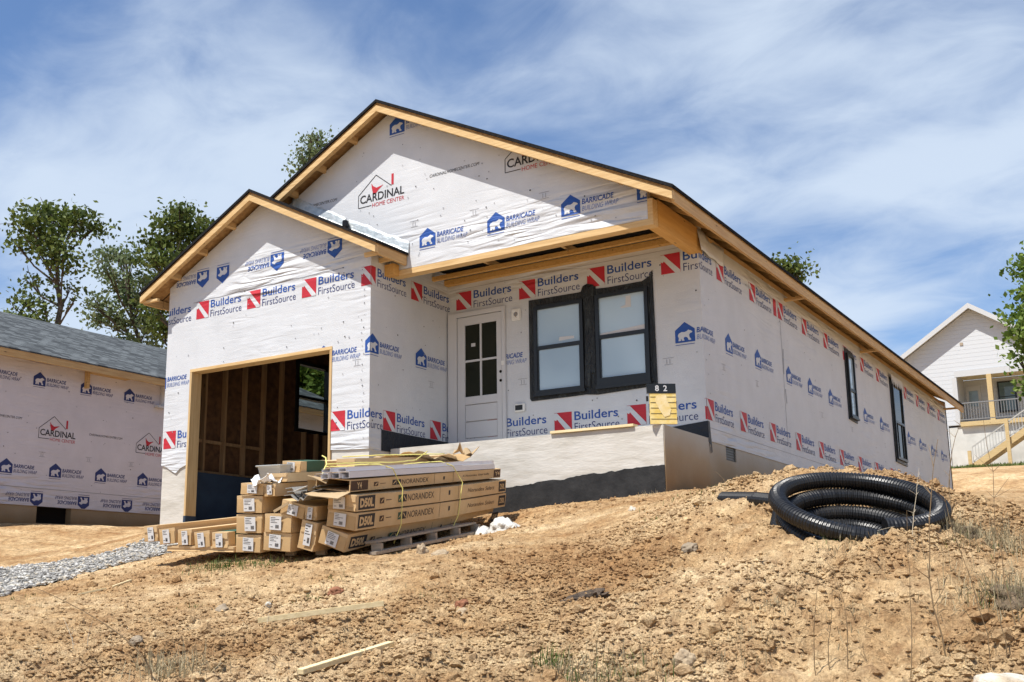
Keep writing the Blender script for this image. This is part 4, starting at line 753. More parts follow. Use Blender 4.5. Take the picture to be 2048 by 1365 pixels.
tag(rocks('dirt_clods', 15000, s_mound, .015, .048, 3.0, M['dirt'], 6, sink=.3, flat=.8), 'dry orange-tan clods lying on the dug-over slope', 'soil', kind='stuff')
def s_near(g, n):
    x, y = s_mound(g, n); k = np.hypot(x-4.86, y+12.88) < 6.9; return x[k], y[k]
tag(rocks('foreground_clods', 7000, s_near, .015, .05, 3.0, M['dirt'], 8, sink=.35, flat=.75), 'larger broken clods along the foot of the slope', 'soil', kind='stuff')

# single stones that stand out
def lump(name, x, y, r, sc, material, label, cat, seed, sub=4, dz=0, group=None, amp=.35):
    bm = bmesh.new(); bmesh.ops.create_icosphere(bm, subdivisions=sub, radius=1); g = random.Random(seed); off = Vector((g.uniform(0, 9), g.uniform(0, 9), g.uniform(0, 9)))
    from mathutils import noise
    for v in bm.verts:
        d = 1+amp*noise.noise(v.co*1.3+off)+amp*.45*noise.noise(v.co*3.1+off); v.co = Vector((v.co.x*sc[0], v.co.y*sc[1], v.co.z*sc[2]))*d*r
    me = bpy.data.meshes.new(name); bm.to_mesh(me); bm.free(); me.materials.append(material)
    me.polygons.foreach_set('use_smooth', [name == 'plastic_bag' or r > .1]*len(me.polygons)); o = bpy.data.objects.new(name, me); C.objects.link(o); o.location = (x, y, gz(x, y, True)+dz+r*sc[2]*.15); o.rotation_euler = (g.uniform(-.3, .3), g.uniform(-.3, .3), g.uniform(0, 6))
    return tag(o, label, cat, group)
M['rock'] = mat('buff_rock', (.42, .33, .22), .9, col2=(.30, .22, .14), nscale=12, bump=.8, bscale=25)
M['greyrock'] = mat('grey_rock', (.30, .24, .17), .9, col2=(.17, .13, .09), nscale=10, bump=.8, bscale=25)
M['redrock'] = mat('red_clay_clod', (.30, .13, .07), .95, col2=(.18, .08, .045), nscale=10, bump=.9, bscale=18)
M['rootclump'] = mat('root_clump', (.11, .075, .045), .95, col2=(.22, .16, .10), nscale=22, bump=1, bscale=40, bdist=.04)
M['whiterock'] = mat('white_quartz', (.62, .59, .52), .85, col2=(.42, .34, .24), nscale=9, bump=1, bscale=18, bdist=.03)
for (x, y, r, sc, m_, lab, sd) in LUMPS: lump('sod_clump' if 'sod' in lab else 'rock' if 'clod' not in lab else 'clay_clod', x, y, r, sc, M[m_], lab, amp=.9 if 'sod' in lab else .35, cat='sod' if 'sod' in lab else 'rock' if 'clod' not in lab else 'clod', seed=sd)

# ------------------------------------------------------------------ the pile of cartons
PO, PA, PB, PC = (Vector(PILE[k]) for k in 'oabc')
def pw(A, b, c): return PO+PA*A+PB*b+PC*c
def kraft(name, c1, c2):
    m = mat(name, c1, .75, col2=c2, nscale=3, lo=.4, hi=.7, bump=.12, bscale=30, spec=.2); return m
M['kraft'] = kraft('brown_cardboard', (.50, .34, .17), (.42, .27, .13)); M['kraft2'] = kraft('light_cardboard', (.60, .43, .24), (.53, .36, .18)); M['kraftin'] = kraft('cardboard_inside', (.44, .33, .20), (.38, .27, .15))
M['label'] = mat('paper_label', (.62, .62, .62), .55); M['inkb'] = mat('carton_black_ink', (.035, .03, .03), .7); M['inkbrown'] = mat('carton_brown_ink', (.075, .04, .025), .7); M['inkgreen'] = mat('carton_green_ink', (.03, .085, .055), .6); M['palegreen'] = mat('green_tint_card', (.28, .36, .24), .7)
M['yellow'] = mat('yellow_strap', (.72, .64, .20), .6)
CI = [M['kraft'], M['inkb'], M['inkbrown'], M['inkgreen'], M['label'], M['kraftin'], M['palegreen'], M['kraft2']]
KR, KB, KW, KG, KL, KIN, KP, K2 = range(8)
def frame_of(key, A0=0):
    b_, c, w_, h_, r = CARTON[key]; e1 = PB*math.cos(r)+PC*math.sin(r); e2 = PC*math.cos(r)-PB*math.sin(r)
    return pw(A0, b_, c), e1, e2, w_*.985, h_*.985
def side_print(mb, shapes, o, e1, e2, w_, h_):
    for V, F, ink, lay in shapes: mb.add([o+PA*a+e1*(w_/2+.0022+.0015*lay)+e2*v for a, v in V], F, ink)
def carton(key, label, length=3.65, A0=0, color=K2, prints=None, lab=True, seed=0, green=0, tall_label=False, group='long cardboard cartons of siding in the pile', yawed=0, lie=1, rise=0):
    g = random.Random(seed); o, e1, e2, w_, h_ = frame_of(key, A0)
    ax = (PA+e1*yawed+PC*rise).normalized()
    root = thing('carton', o, label, 'carton', group)
    mb = MB(); n = 14
    def ring(A, grow=0):
        s = 1+.012*math.sin(3*A+seed); c = o+ax*A-e2*(.012*math.sin(A*math.pi/length)*lie)
        return [c+e1*((w_/2+grow)*i)*1+e2*((h_/2+grow)*j*s) for i, j in ((-1,-1),(1,-1),(1,1),(-1,1))]
    vs = []
    for k in range(n): vs += ring(length*k/(n-1))
    fs = [(4*k+i, 4*k+(i+1) % 4, 4*k+4+(i+1) % 4, 4*k+4+i) for k in range(n-1) for i in range(4)]+[(3, 2, 1, 0), tuple(4*(n-1)+i for i in range(4))]
    mb.add(vs, fs, color)
    # folded end flaps: outer flap with a free edge, slightly lifted
    fl = .80 if g.random() < .6 else .25
    q = o-ax*.004
    z0 = -h_/2+.004; z1 = -h_/2+h_*fl
    lift = g.uniform(.003, .012)
    mb.add([q+e1*(-w_/2+.004)+e2*z1, q+e1*(w_/2-.004)+e2*z1, q+e1*(w_/2-.004)+e2*z0-ax*lift, q+e1*(-w_/2+.004)+e2*z0-ax*lift,
            q+e1*(-w_/2+.004)+e2*z1+ax*.003, q+e1*(w_/2-.004)+e2*z1+ax*.003, q+e1*(w_/2-.004)+e2*z0+ax*.003, q+e1*(-w_/2+.004)+e2*z0+ax*.003], [(0,1,2,3),(7,6,5,4),(0,4,5,1),(1,5,6,2),(2,6,7,3),(3,7,4,0)], KR if color == K2 else K2)
    if fl < .5: mb.obox(q+e2*(h_*.28), (e1, e2, ax), (w_/2-.006, h_*.2, .0025), color)
    if prints: side_print(mb, prints, o, e1, e2, w_, h_)
    if green: mb.obox(o+ax*.28+e2*0, (ax, e1, e2), (.17, w_/2+.002, h_/2+.002), KG)
    body = mb.build('carton_body', CI, root, recalc=False)
    if lab:
        lw, lh = (w_*.42, h_*.74) if not tall_label else (w_*.42, h_*.86)
        cx = g.uniform(-.08, .08)*w_; cy = g.uniform(-.04, .04)*h_
        a_ = g.uniform(-.05, .05); f1 = e1*math.cos(a_)+e2*math.sin(a_); f2 = e2*math.cos(a_)-e1*math.sin(a_)
        mb = MB(); c = o-ax*(.011+lift)+e1*cx+e2*cy
        mb.obox(c, (f1, f2, ax), (lw/2, lh/2, .0012), 0)
        P3 = lambda u, v: c-ax*.0022+f1*(u*lw)+f2*(v*lh)
        for r_ in range(4 if not tall_label else 3):
            u0 = -.42; u1 = u0+g.uniform(.3, .75); v = .38-.12*r_; t_ = .022
            mb.add([P3(u0, v), P3(u1, v), P3(u1, v+t_*1.6), P3(u0, v+t_*1.6)], [(0,1,2,3)], 1)
        bx_ = g.uniform(-.1, .12); by = -.38
        for k in range(7):
            u = bx_+k*.045; mb.add([P3(u, by), P3(u+.026, by), P3(u+.026, by+.26), P3(u, by+.26)], [(0,1,2,3)], 1)
        mb.add([P3(-.42, -.3), P3(-.2, -.3), P3(-.2, -.26), P3(-.42, -.26)], [(0,1,2,3)], 1)
        mb.build('label', [M['label'], M['inkb']], root, recalc=False)
    return root
def norandex(h_, big='D50L', tail='Norandex Select', shift=0, faded=0):
    k = h_; s = []
    if big == 'Y4':
        s += rect(0.01, -.42*k, .33, .42*k, KW)+txt('Y4', .12, -.28*k, .09, .56*k, K2, bold=.02); s = [(a, b, i, 1 if i == K2 else 0) for a, b, i, _ in s]
    else:
        s += rect(.04+shift, -.42*k, .35+shift, .42*k, KB)+[(a, b, K2, 1) for a, b, _, _ in txt('D50L', .065+shift, -.29*k, .26, .58*k, KB, bold=.05)]
    s += rect(.445, -.18*k, .53, .18*k, KW)+line((.47, -.1*k), (.51, .1*k), .012, K2, 1)+rect(.57, -.02*k, .68, .03*k, KW)
    s += rect(.82, -.24*k, .905, .24*k, KG if big != 'Y4' else KB)+rect(.915, -.24*k, 1.0, .24*k, KB)+line((.835, -.12*k), (.89, .14*k), .012, K2, 1)+line((.93, .16*k), (.985, -.16*k), .012, K2, 1)
    s += txt('NORANDEX', 1.025, -.22*k, .60, .44*k, KB, bold=.0)
    s += line((1.77, -.5*k), (1.77, .5*k), .006, KW)+line((2.25, -.5*k), (2.25, .5*k), .006, KW)+rect(1.99, -.16*k, 2.03, .16*k, KB)
    s += txt(tail, 2.5, -.15*k, .78, .30*k, KW, shear=.25)
    s += rect(3.42, -.40*k, 3.63, .40*k, KB if big != 'Y4' else KW)+[(a, b, K2, 2) for a, b, _, _ in txt(big, 3.45, -.22*k, .15, .44*k, K2, bold=.03)]
    return s
hR = CARTON['R2'][3]
carton('R2', 'upper of the two cartons marked D50L, right under the open-ended carton', prints=norandex(hR), seed=2, length=3.65)
carton('R3', 'lower of the two squared cartons marked D50L on the right stack above the tilted one', prints=norandex(hR), seed=3)
carton('R4', 'bottom carton on the right of the pile, rolled onto its edge with its label turned', prints=norandex(hR*.9, shift=.02), seed=4, lie=0, length=3.55, rise=.035)
carton('M1', 'steeply tilted carton wedged between the two stacks at ground level', seed=5, tall_label=False, lie=0)
carton('M2', 'short-looking carton with a tall narrow label resting on the steeply tilted one', seed=6, yawed=-.02, tall_label=True)
carton('M3', 'rolled carton with a torn lower flap and slanted label beneath the grey panels', seed=7)
carton('C2a', 'upper carton of the low second column, its paper label high on the end', seed=8)
carton('C2b', 'bottom carton of the low second column with a bent lower flap', seed=9)
carton('L1', 'third carton up in the left column, label with two handwritten lines', seed=10)
carton('L2', 'second carton up in the left column of the pile', seed=11)
carton('L3', 'bottom carton of the left column, standing by the green weeds', seed=12)
carton('T1', 'flatter carton capping the left column with a wide label', seed=13)
carton('T2', 'carton beside the cap of the left column, its bare long side behind the grey panels', seed=14)
for k, lb_, sd in (('F1', 'outermost small carton at the left end of the low row of five', 15), ('F2', 'second small carton from the left end of the low row', 16), ('F3', 'middle small carton of the low row of five', 17), ('F4', 'second small carton of the low row counting from the left column', 18), ('F5', 'small carton with a dark green side beside the left column', 19)):
    carton(k, lb_, color=K2, seed=sd, tall_label=True, green=1 if k == 'F5' else 0, group='row of small cartons left of the pile', length=3.5)
carton('F0', 'wide flat carton lying under the row of small cartons', lab=False, seed=20, length=3.4, group='row of small cartons left of the pile')
CARTON['T5'] = [-1.0112, .3252, .2111, .1077, -.0802]; CARTON['T4'] = [-.93, .2295, .23, .085, -.0061]
carton('T5', 'carton with a green band lying at the back on top of the pile', A0=.5, seed=21, green=1, tall_label=True, length=3.4)
carton('T4', 'long open carton on top of the left column with white wrap spilling from its end', A0=.12, lab=False, seed=22, length=3.5)
CARTON['X1'] = [-.70, .23, .20, .10, -.03]; carton('X1', 'long carton behind the white trim with yellow cord across it', A0=.9, lab=False, seed=23, length=2.8)
CARTON['X2'] = [-.66, .335, .22, .09, -.02]; carton('X2', 'topmost long carton at the rear of the pile near the torn cardboard', A0=.95, lab=False, seed=24, length=2.6)
# open-ended carton on top of the right stack
o, e1, e2, w_, h_ = frame_of('R1')
root = thing('carton', o, 'open-ended carton marked Y4 on the right stack, torn flaps and dark inside', 'carton', 'long cardboard cartons of siding in the pile')
mb = MB(); T = .004
for s in (-1, 1): mb.obox(o+PA*1.82+e1*(w_/2-T)*s, (PA, e1, e2), (1.82, T, h_/2), K2); mb.obox(o+PA*1.82+e2*(h_/2-T)*s, (PA, e1, e2), (1.82, w_/2-2*T-.0005, T), K2)
mb.obox(o+PA*1.9, (PA, e1, e2), (.01, w_/2-.01, h_/2-.01), KB)  # black plate painted as the shade deep in the carton
side_print(mb, norandex(h_*.98, 'Y4', 'A Norandex Vinyl Soffit'), o, e1, e2, w_, h_); mb.build('carton_body', CI, root, recalc=False)
mb = MB(); q = pw(-.002, -.43, .19)
mb.add([pw(-.002,-.435,.205), pw(-.002,-.30,.192), pw(-.10,-.27,.155), pw(-.14,-.40,.225), pw(-.10,-.46,.235)], [(0,1,2,3,4)], 0); mb.build('torn_flap', M['kraftin'], root, recalc=False)
mb = MB(); mb.add([pw(-.002,-.44,.088), pw(-.002,-.085,.065), pw(-.20,-.10,.02), pw(-.19,-.38,.055), pw(-.16,-.46,.075)], [(0,1,2,3,4)], 0)
f_ = mb.build('torn_flap', M['kraftin'], root, recalc=False)
for f_ in [c for c in root.children if c.name.startswith('torn_flap')]: s = f_.modifiers.new('th', 'SOLIDIFY'); s.thickness = .006
mb = MB(); mb.add([pw(-.002,-.447,.19), pw(-.002,-.447,.09), pw(-.09,-.47,.10), pw(-.10,-.465,.20)], [(0,1,2,3)], 0); mb.build('side_flap', M['kraftin'], root, recalc=False)
# loose flap sticking up between the columns
mb = MB(); mb.obox(pw(-.03, -.80, -.04), (PB+PC*.45, PC-PB*.45, PA), (.09, .012, .004)); tag(mb.build('cardboard_strip', M['kraftin']), 'torn strip of cardboard poking out between the two left columns', 'cardboard')
# white trim channels
def channel(cx, cc, w_, h_, A0, A1, dz, label, yaw_=0, group='white trim channels strapped on the right stack'):
    mb = MB(); t = .0025
    pr = [(-w_/2,0),(w_/2,0),(w_/2,h_),(w_/2-.012,h_),(w_/2-.012,h_-t),(w_/2-t,h_-t),(w_/2-t,t),(-w_/2+t,t),(-w_/2+t,h_*.7),(-w_/2,h_*.7)]
    mb.prism(pr, lambda u, v, d: pw(d, cx+u+yaw_*(d-A0), cc+v+dz*(d-A0)), A0, A1); mb.prism([(-w_/2+.006,h_-.004),(w_/2-.013,h_-.004),(w_/2-.013,h_-.002),(-w_/2+.006,h_-.002)], lambda u, v, d: pw(d, cx+u+yaw_*(d-A0), cc+v+dz*(d-A0)), A0+.004, A1-.004)
    return tag(mb.build('vinyl_trim', M['paintvinyl'], recalc=True), label, 'trim', group)
M['paintvinyl'] = mat('white_vinyl', (.66, .645, .67), .35, spec=.4)
tr = [(-.115,.196,.075,.055,-.02,3.45,'white trim channel at the right edge, lowest and nearest the printed side'),(-.20,.198,.075,.05,-.05,3.3,'white trim channel second from the right edge, lying flat on the carton'),(-.285,.20,.075,.05,-.10,3.4,'white trim channel third from the right edge, jutting forward'),(-.37,.205,.08,.045,-.06,3.2,'white trim channel on the far left of the lower layer'),(-.15,.254,.085,.04,-.02,3.5,'upper white trim channel resting over the right pair'),(-.27,.256,.09,.04,-.09,3.35,'upper white trim channel resting over the left pair')]
for a in tr: channel(a[0], a[1], a[2], a[3], a[4], a[5], -.004, a[6])
# grey soffit panels, nested V profiles
M['vinylgrey'] = mat('grey_vinyl_panel', (.30, .29, .27), .4, spec=.4)
for k, (db, dc, lb_) in enumerate(((0,0,'lowest grey V-groove panel slipping out of the middle of the pile'),(.015,.026,'middle grey V-groove panel of the slipping three'),(-.02,.052,'top grey V-groove panel of the slipping three'))):
    prof = [(-.20,.02),(-.13,.025),(-.09,-.015),(-.05,-.035),(-.03,-.005),(.0,-.03),(.04,.01),(.10,.02),(.17,.03)]
    pl = prof+[(u, v+.005) for u, v in prof[::-1]]
    mb = MB(); mb.prism(pl, lambda u, v, d: pw(d, -.52+u+db, .045+v*(1+.2*k)+dc, ), -.10+.03*k, 3.2); tag(mb.build('vinyl_panel', M['vinylgrey']), lb_, 'panel', 'grey vinyl panels in the middle of the pile')
M['paper'] = mat('white_paper', (.85, .85, .84), .6)
mb = MB(); pts = [(-.10,-.62,.10),(-.10,-.47,.145),(.25,-.45,.15),(.25,-.60,.105)]
mb.add([pw(*p) for p in pts]+[pw(a, b_, c+.003) for a, b_, c in pts], [(3,2,1,0),(4,5,6,7),(0,1,5,4),(1,2,6,5),(2,3,7,6),(3,0,4,7)]); tag(mb.build('paper_sheet', M['paper']), 'white paper sheet lying on the grey panels', 'paper')
# crumpled white sheet spilling from the top carton
def crumple(name, c, sx, sy, sz, material, label, cat, seed, n=12, th=.004, rotz=0):
    from mathutils import noise
    g = random.Random(seed); off = Vector((g.uniform(0, 50),)*3); mb = MB(); vs = []
    for j in range(n):
        for i in range(n):
            u = i/(n-1)-.5; v = j/(n-1)-.5
            p = Vector((u*sx, v*sy, 0)); k = Vector((u*3, v*3, 0))+off
            p += Vector((noise.noise(k)*sx*.15, noise.noise(k+Vector((7,0,0)))*sy*.15, noise.noise(k+Vector((0,7,0)))*sz+noise.noise(k*2.5)*sz*.4))
            vs.append(Vector(c)+p)
    mb.add(vs, [(j*n+i, j*n+i+1, (j+1)*n+i+1, (j+1)*n+i) for j in range(n-1) for i in range(n-1)])
    o = mb.build(name, material, recalc=False); s = o.modifiers.new('th', 'SOLIDIFY'); s.thickness = th
    return tag(o, label, cat)
crumple('plastic_sheet', pw(.06, -1.0, .215), .22, .20, .10, M['paper'], 'crumpled white plastic spilling over the end of the top left carton', 'plastic sheet', 3)
crumple('cardboard_scrap', pw(3.0, -.25, .40), .22, .20, .16, M['kraftin'], 'upright bent flap of torn cardboard at the far right top of the pile', 'cardboard', 9, n=5, th=.006)
crumple('cardboard_scrap', pw(2.8, -.36, .33), .35, .35, .08, M['kraft'], 'folded cardboard scrap beside the upright torn flap', 'cardboard', 14, n=5, th=.006)
crumple('kraft_paper', pw(2.5, -.72, .36), .65, .5, .07, M['kraftin'], 'heap of crumpled tan packing paper on the rear of the pile', 'packing paper', 21, n=9)
# clear storage bin
M['bin'] = mat('cloudy_clear_plastic', (.42, .43, .42), .25, spec=.5); bb = M['bin'].node_tree.nodes['Principled BSDF']; bb.inputs['Alpha'].default_value = .75
root = thing('plastic_bin', pw(.45, -1.12, .19), 'cloudy clear plastic bin with a rim sitting on the left column top', 'bin')
mb = MB(); b0, b1, c0, c1, A0, A1 = -1.255, -1.0, .195, .345, .28, .62; i_ = .025
O = [pw(a, b_, c) for c, s in ((c0, i_), (c1, 0)) for a, b_ in ((A0+s, b0+s), (A0+s, b1-s), (A1-s, b1-s), (A1-s, b0+s))]; t = .006
I = [pw(a, b_, c) for c, s in ((c0+t, i_+t), (c1, t)) for a, b_ in ((A0+s, b0+s), (A0+s, b1-s), (A1-s, b1-s), (A1-s, b0+s))]
mb.add(O+I, [(0,3,2,1),(8,9,10,11)]+[(i, (i+1) % 4, 4+(i+1) % 4, 4+i) for i in range(4)]+[(8+i, 12+i, 12+(i+1) % 4, 8+(i+1) % 4) for i in range(4)]+[(4+i, 4+(i+1) % 4, 12+(i+1) % 4, 12+i) for i in range(4)])
mb.build('tub', M['bin'], root, recalc=False)
mb = MB(); rr_ = [pw(a, b_, c1+.002) for a, b_ in ((A0-.01, b0-.01), (A0-.01, b1+.01), (A1+.01, b1+.01), (A1+.01, b0-.01))]; mb.tube(rr_+[rr_[0]], .008, 6); mb.build('rim', M['bin'], root)
# straps and cord
be = CARTON['R3'][0]+CARTON['R3'][2]/2
def strap(pts, label, w_=.010):
    mb = MB(); P_ = [pw(*p) for p in pts]; q = []
    for a, b_ in zip(P_, P_[1:]):
        for k in range(5): q.append(a.lerp(b_, k/5)+Vector((0, 0, .004*math.sin(3*k))))
    q.append(P_[-1]); mb.tube(q, w_/2, 6); return tag(mb.build('strap', M['yellow'], smooth=True), label, 'strap', 'yellow straps round the pile')
bo = be+.016
strap([(.725,bo-.03,-.45),(.80,bo+.02,-.28),(.84,bo+.02,-.1),(.855,bo+.03,.06),(.84,be+.004,.15),(.80,be-.02,.255),(.70,-.15,.305),(.62,-.30,.312),(.50,-.45,.30),(.45,-.60,.31)], 'yellow strap over the white trim nearer the carton ends')
strap([(2.03,bo-.03,-.46),(2.15,bo+.02,-.28),(2.25,bo+.02,-.06),(2.29,bo+.03,.06),(2.27,be+.004,.15),(2.2,be-.02,.245),(2.1,-.15,.30),(2.0,-.32,.30),(1.9,-.5,.29)], 'yellow strap over the white trim nearer the house')
strap([(.02,-.38,.21),(.05,-.385,.27),(.14,-.40,.33),(.3,-.50,.365),(.5,-.62,.392),(.9,-.9,.42)], 'thin yellow cord looped round the near end of the trim and over the back cartons', .013)
strap([(.14,-.40,.33),(.5,-.28,.33),(1.0,-.12,.315),(1.6,-.2,.33),(2.4,-.45,.42)], 'thin yellow cord running lengthwise over the white trim', .011)
strap([(1.3,-.9,.40),(1.5,-.6,.40),(1.8,-.4,.39),(2.2,-.15,.38)], 'short yellow cord crossing the rearmost carton', .011)
# pallet and the grey board beside it
o = pw(1.4, -.5, -.47); root = thing('pallet', o, 'weathered wooden pallet under the right side of the pile', 'pallet')
for b_ in (be+.01, -.62, -.95):
    pass
    for A in (.26, .845, 1.42, 2.0, 2.54): mb = MB(); mb.obox(pw(A, b_+.05, -.455), (PA, PB, PC), (.022, .05, .048)); mb.build('block', M['greywood'], root)
for k in range(6):
    mb = MB(); mb.obox(pw(1.4, be+.06-.055-.18*k, -.395), (PA, PB, PC), (1.17, .055, .010)); mb.build('deck_board', M['greywood'], root)
mb = MB(); mb.obox(pw(1.3, be+.0, -.513), (PA, PB, PC), (1.15, .05, .009)); mb.build('bottom_board', M['greywood'], root)
mb = MB(); q0 = pw(.10, be+.10, -.482); q1 = pw(2.42, be+.10, -.490)
mb.bar(q0, q1, .07, .03, PC); tag(mb.build('board', M['greywood'], bevel=.003), 'weathered grey board on the soil along the pallet', 'board')
# white bag behind the pile 
M['bag'] = mat('white_plastic_bag', (.62, .62, .60), .5, bump=1, bscale=12, bdist=.05, col2=(.50, .48, .44), nscale=7)
bg_ = lump('plastic_bag', -1.12, -3.10, .17, (1.35, .85, .75), M['bag'], 'knotted white plastic bag on the soil between pile and house', 'bag', 5, sub=4, amp=.55)
lump('plastic_bag', -1.42, -3.05, .10, (1.4, .9, .7), M['bag'], 'smaller white bag half hidden beside the far end of the cartons', 'bag', 12, sub=3, amp=.5)

# ------------------------------------------------------------------ loose boards and sticks
def on_ground_board(p, q, w_, h_, material, name, label, cat, lift=.02):
    p = Vector((*p, gz(*p, True)+lift)); q = Vector((*q, gz(*q, True)+lift)); mb = MB(); mb.bar(p, q, w_, h_); return tag(mb.build(name, material, bevel=.002), label, cat)
on_ground_board(BOARDS[0], BOARDS[1], .05, .035, M['paleboard'], 'board', 'pale thin board lying on the slope below the pile', 'board', .055)
on_ground_board(BOARDS[2], BOARDS[3], .05, .028, M['paleboard'], 'board', 'pale board half in the clods near the bottom edge', 'board', .035)
on_ground_board(BOARDS[4], BOARDS[5], .02, .015, M['paleboard'], 'wood_stick', 'short pale stick beside the gravel edge', 'stick')
on_ground_board(BOARDS[6], BOARDS[7], .02, .015, M['paleboard'], 'wood_stick', 'short pale stick between gravel and pile', 'stick')
mb = MB(); mb.box(-1.47, -.36, -1.43, -1.30, .002, .035); tag(mb.build('board', M['paleboard'], bevel=.003), 'pale strip of timber on the front edge of the porch slab', 'board')
M['char'] = mat('charred_bark', (.045,.035,.028), .95, col2=(.14,.10,.07), nscale=18, bump=1, bscale=30, bdist=.04)
ch = lump('bark_chunk', *BOARDS[8], .085, (2.3, .75, .42), M['char'], 'dark rotten chunk of bark sunk in the mound', 'bark', 31, sub=5, amp=.8); ch.rotation_euler = (.1, -.2, 1.15); ch.location.z -= .02

# ------------------------------------------------------------------ lot number sign
ux = Vector((rt.x, rt.y, 0)).normalized(); un_ = Vector((-ux.y, ux.x, 0))
so_ = Vector((-.03, -1.355, .004)); lean = .04
def sg(u, v, d): return so_+ux*u+Vector((0,0,1))*v+un_*(-d+lean*v)
root = thing('lot_sign', so_, 'yellow permit box with a black 8 2 number plate standing on the slab corner', 'sign')
M['yellowpanel'] = mat('faded_yellow_plastic', (.72, .52, .13), .5, col2=(.80, .66, .32), nscale=9)
mb = MB(); mb.prism([(-.14,.0),(.165,.0),(.165,.36),(-.14,.36)], sg, 0, .045)
for k in range(5): mb.prism([(-.135,.055+.065*k),(.16,.055+.065*k),(.16,.060+.065*k),(-.135,.060+.065*k)], sg, .0455, .048, 1)
V = [(-.08,.27),(-.07,.33),(-.01,.345),(.05,.335),(.07,.25),(.10,.17),(.08,.10),(.02,.08),(-.02,.14),(-.05,.2)]
mb.prism(V, sg, .0485, .0495, 2); mb.build('yellow_box', [M['yellowpanel'], M['inkb'], mat('white_smear', (.80,.68,.42), .7, col2=(.72,.54,.20), nscale=14)], root, recalc=False)
mb = MB(); mb.prism([(-.165,.363),(.165,.363),(.165,.475),(-.165,.475)], sg, -.005, .05)
for V, F, i_, l_ in txt('8', -.075, .385, .045, .07, 1, bold=.02)+txt('2', .02, .385, .045, .07, 1, bold=.02): mb.add([sg(a, b_, .0515) for a, b_ in V], F, 1)
mb.build('number_plate', [M['blackmetal'], M['paintwhite']], root, recalc=False)
mb = MB(); mb.obox(sg(-.165, .30, .02), (ux, un_, (0,0,1)), (.012, .012, .03)); mb.build('latch', M['blackmetal'], root)

# ------------------------------------------------------------------ coiled corrugated pipe
M['pipe'] = mat('black_corrugated_plastic', (.006, .006, .007), .38, spec=.5, col2=(.03, .026, .022), nscale=5, lo=.55, hi=.85)
cc_ = Vector(PIPE_C); e1 = Vector((rt.x, rt.y, 0)).normalized(); aw = Vector((-e1.y, e1.x, 0))
tl = R(PIPE_TILT); e2 = aw*math.cos(tl)+Vector((0,0,1))*math.sin(tl); e3 = e1.cross(e2)
ctrl = []
def loop(r0, r1, c0, c1, d0, d1, a0, a1, n=40):
    for k in range(n):
        t = k/n; a = a0+(a1-a0)*t; r = r0+(r1-r0)*t; c = [x+(y-x)*t for x, y in zip(c0, c1)]
        ctrl.append(cc_+e1*(r*math.cos(a)+c[0])+e2*(r*math.sin(a)+c[1])+e3*(d0+(d1-d0)*t))
TP = 2*math.pi
PR = .475
loop(PR, PR, (0,0), (0,0), .05, .0, -R(92), R(180), 50)      # upper front end, over the right, back, to the left
loop(PR, PR-.02, (0,0), (.02,-.045), .0, -.115, R(180), R(540), 50)
loop(PR-.02, PR-.10, (.02,-.045), (-.045,-.05), -.115, -.215, R(540), R(900), 50)
loop(PR-.10, PR-.18, (-.045,-.05), (-.03,-.09), -.215, -.27, R(900), R(1260), 50)
loop(PR-.18, PR-.02, (-.03,-.09), (-.0,-.0), -.27, -.34, R(1260), R(1440+90), 30)
loop(PR-.02, PR-.02, (0,0), (0,0), -.34, -.36, R(1530), R(1610), 10)
t0_, t1_, t2_ = [Vector(q) for q in PIPE_TAIL]; l_ = ctrl[-1]
for k in range(1, 13): t = k/12; ctrl.append(l_.lerp(t0_, t))
ctrl += [t1_, t2_]
ctrl = [c_+Vector((math.sin(i_*.13)*.019, math.cos(i_*.17)*.019, math.sin(i_*.11+1)*.02)) for i_, c_ in enumerate(ctrl)]
def resample(P_, st):
    out = [P_[0]]; acc = 0
    for a, b_ in zip(P_, P_[1:]):
        d = (b_-a).length; 
        while acc+d >= st:
            t = (st-acc)/d; a = a.lerp(b_, t); out.append(a.copy()); d = (b_-a).length; acc = 0
        acc += d
    return out
st = .0056; pp = resample(ctrl, st); ro = .058
rr = [ro-(.0055 if k % 4 in (0, 3) else 0) for k in range(len(pp))]
mb = MB(); mb.tube(pp, rr, 18, cap=True); tag(mb.build('corrugated_pipe', M['pipe']), 'coil of black corrugated drain pipe lying on the soil mound', 'pipe')

# ------------------------------------------------------------------ neighbour house on the left
NX = -13.0; nb = thing('neighbour_house', (NX-4, 0, -.6), 'single-storey house in wrap tinted pink for bounced light, grey shingle roof, left behind the drive', 'house')
nm = MB(); nm.prism([(-9,-.33),(-.5,-.345),(1.2,-.35),(9,-.33),(9,2.46),(-9,2.46)], fx, NX-.15, NX, 0)
sh = []
for i in range(7): sh += bear_logo(-3.0+1.075*i, 1.945, a=NAVY, b=NAVY)+bear_logo(-2.48+1.06*i, .225, a=NAVY, b=NAVY)
sh += [s for i in range(7) for s in rot180(bear_logo(-2.85+1.06*i, -.30, a=NAVY, b=NAVY), -2.85+1.06*i+.135, -.20)]
sh += cardinal_logo(-.65, .95)+cardinal_logo(1.68, .90)+cardinal_logo(-2.98, 1.0)+web_line(.5, 1.12)+web_line(-1.85, 1.25)
for u in (-1.6, -.62, .45, 1.5): sh += tick(u, .68)
sh += caps(rng, -2, 3, -.2, 2.3, 60)+line((-9, .0), (9, -.03), .010, GREY)
print_on(sh, [-9, 9], [lambda u, v, o: (NX+o, u, v)], [nm], (), [((0, -.34), (0, -1))]); nm.build('wrapped_wall', [M['bouncewrap']]+INKS[1:], nb, recalc=False)
mb = MB()
for a in ((-9,-.55,-1.6,-.34),(.22,9,-1.6,-.34),(-.55,.22,-1.6,-.66)): mb.box(NX-.25, NX-.03, *a)
mb.build('foundation', M['stain'], nb)
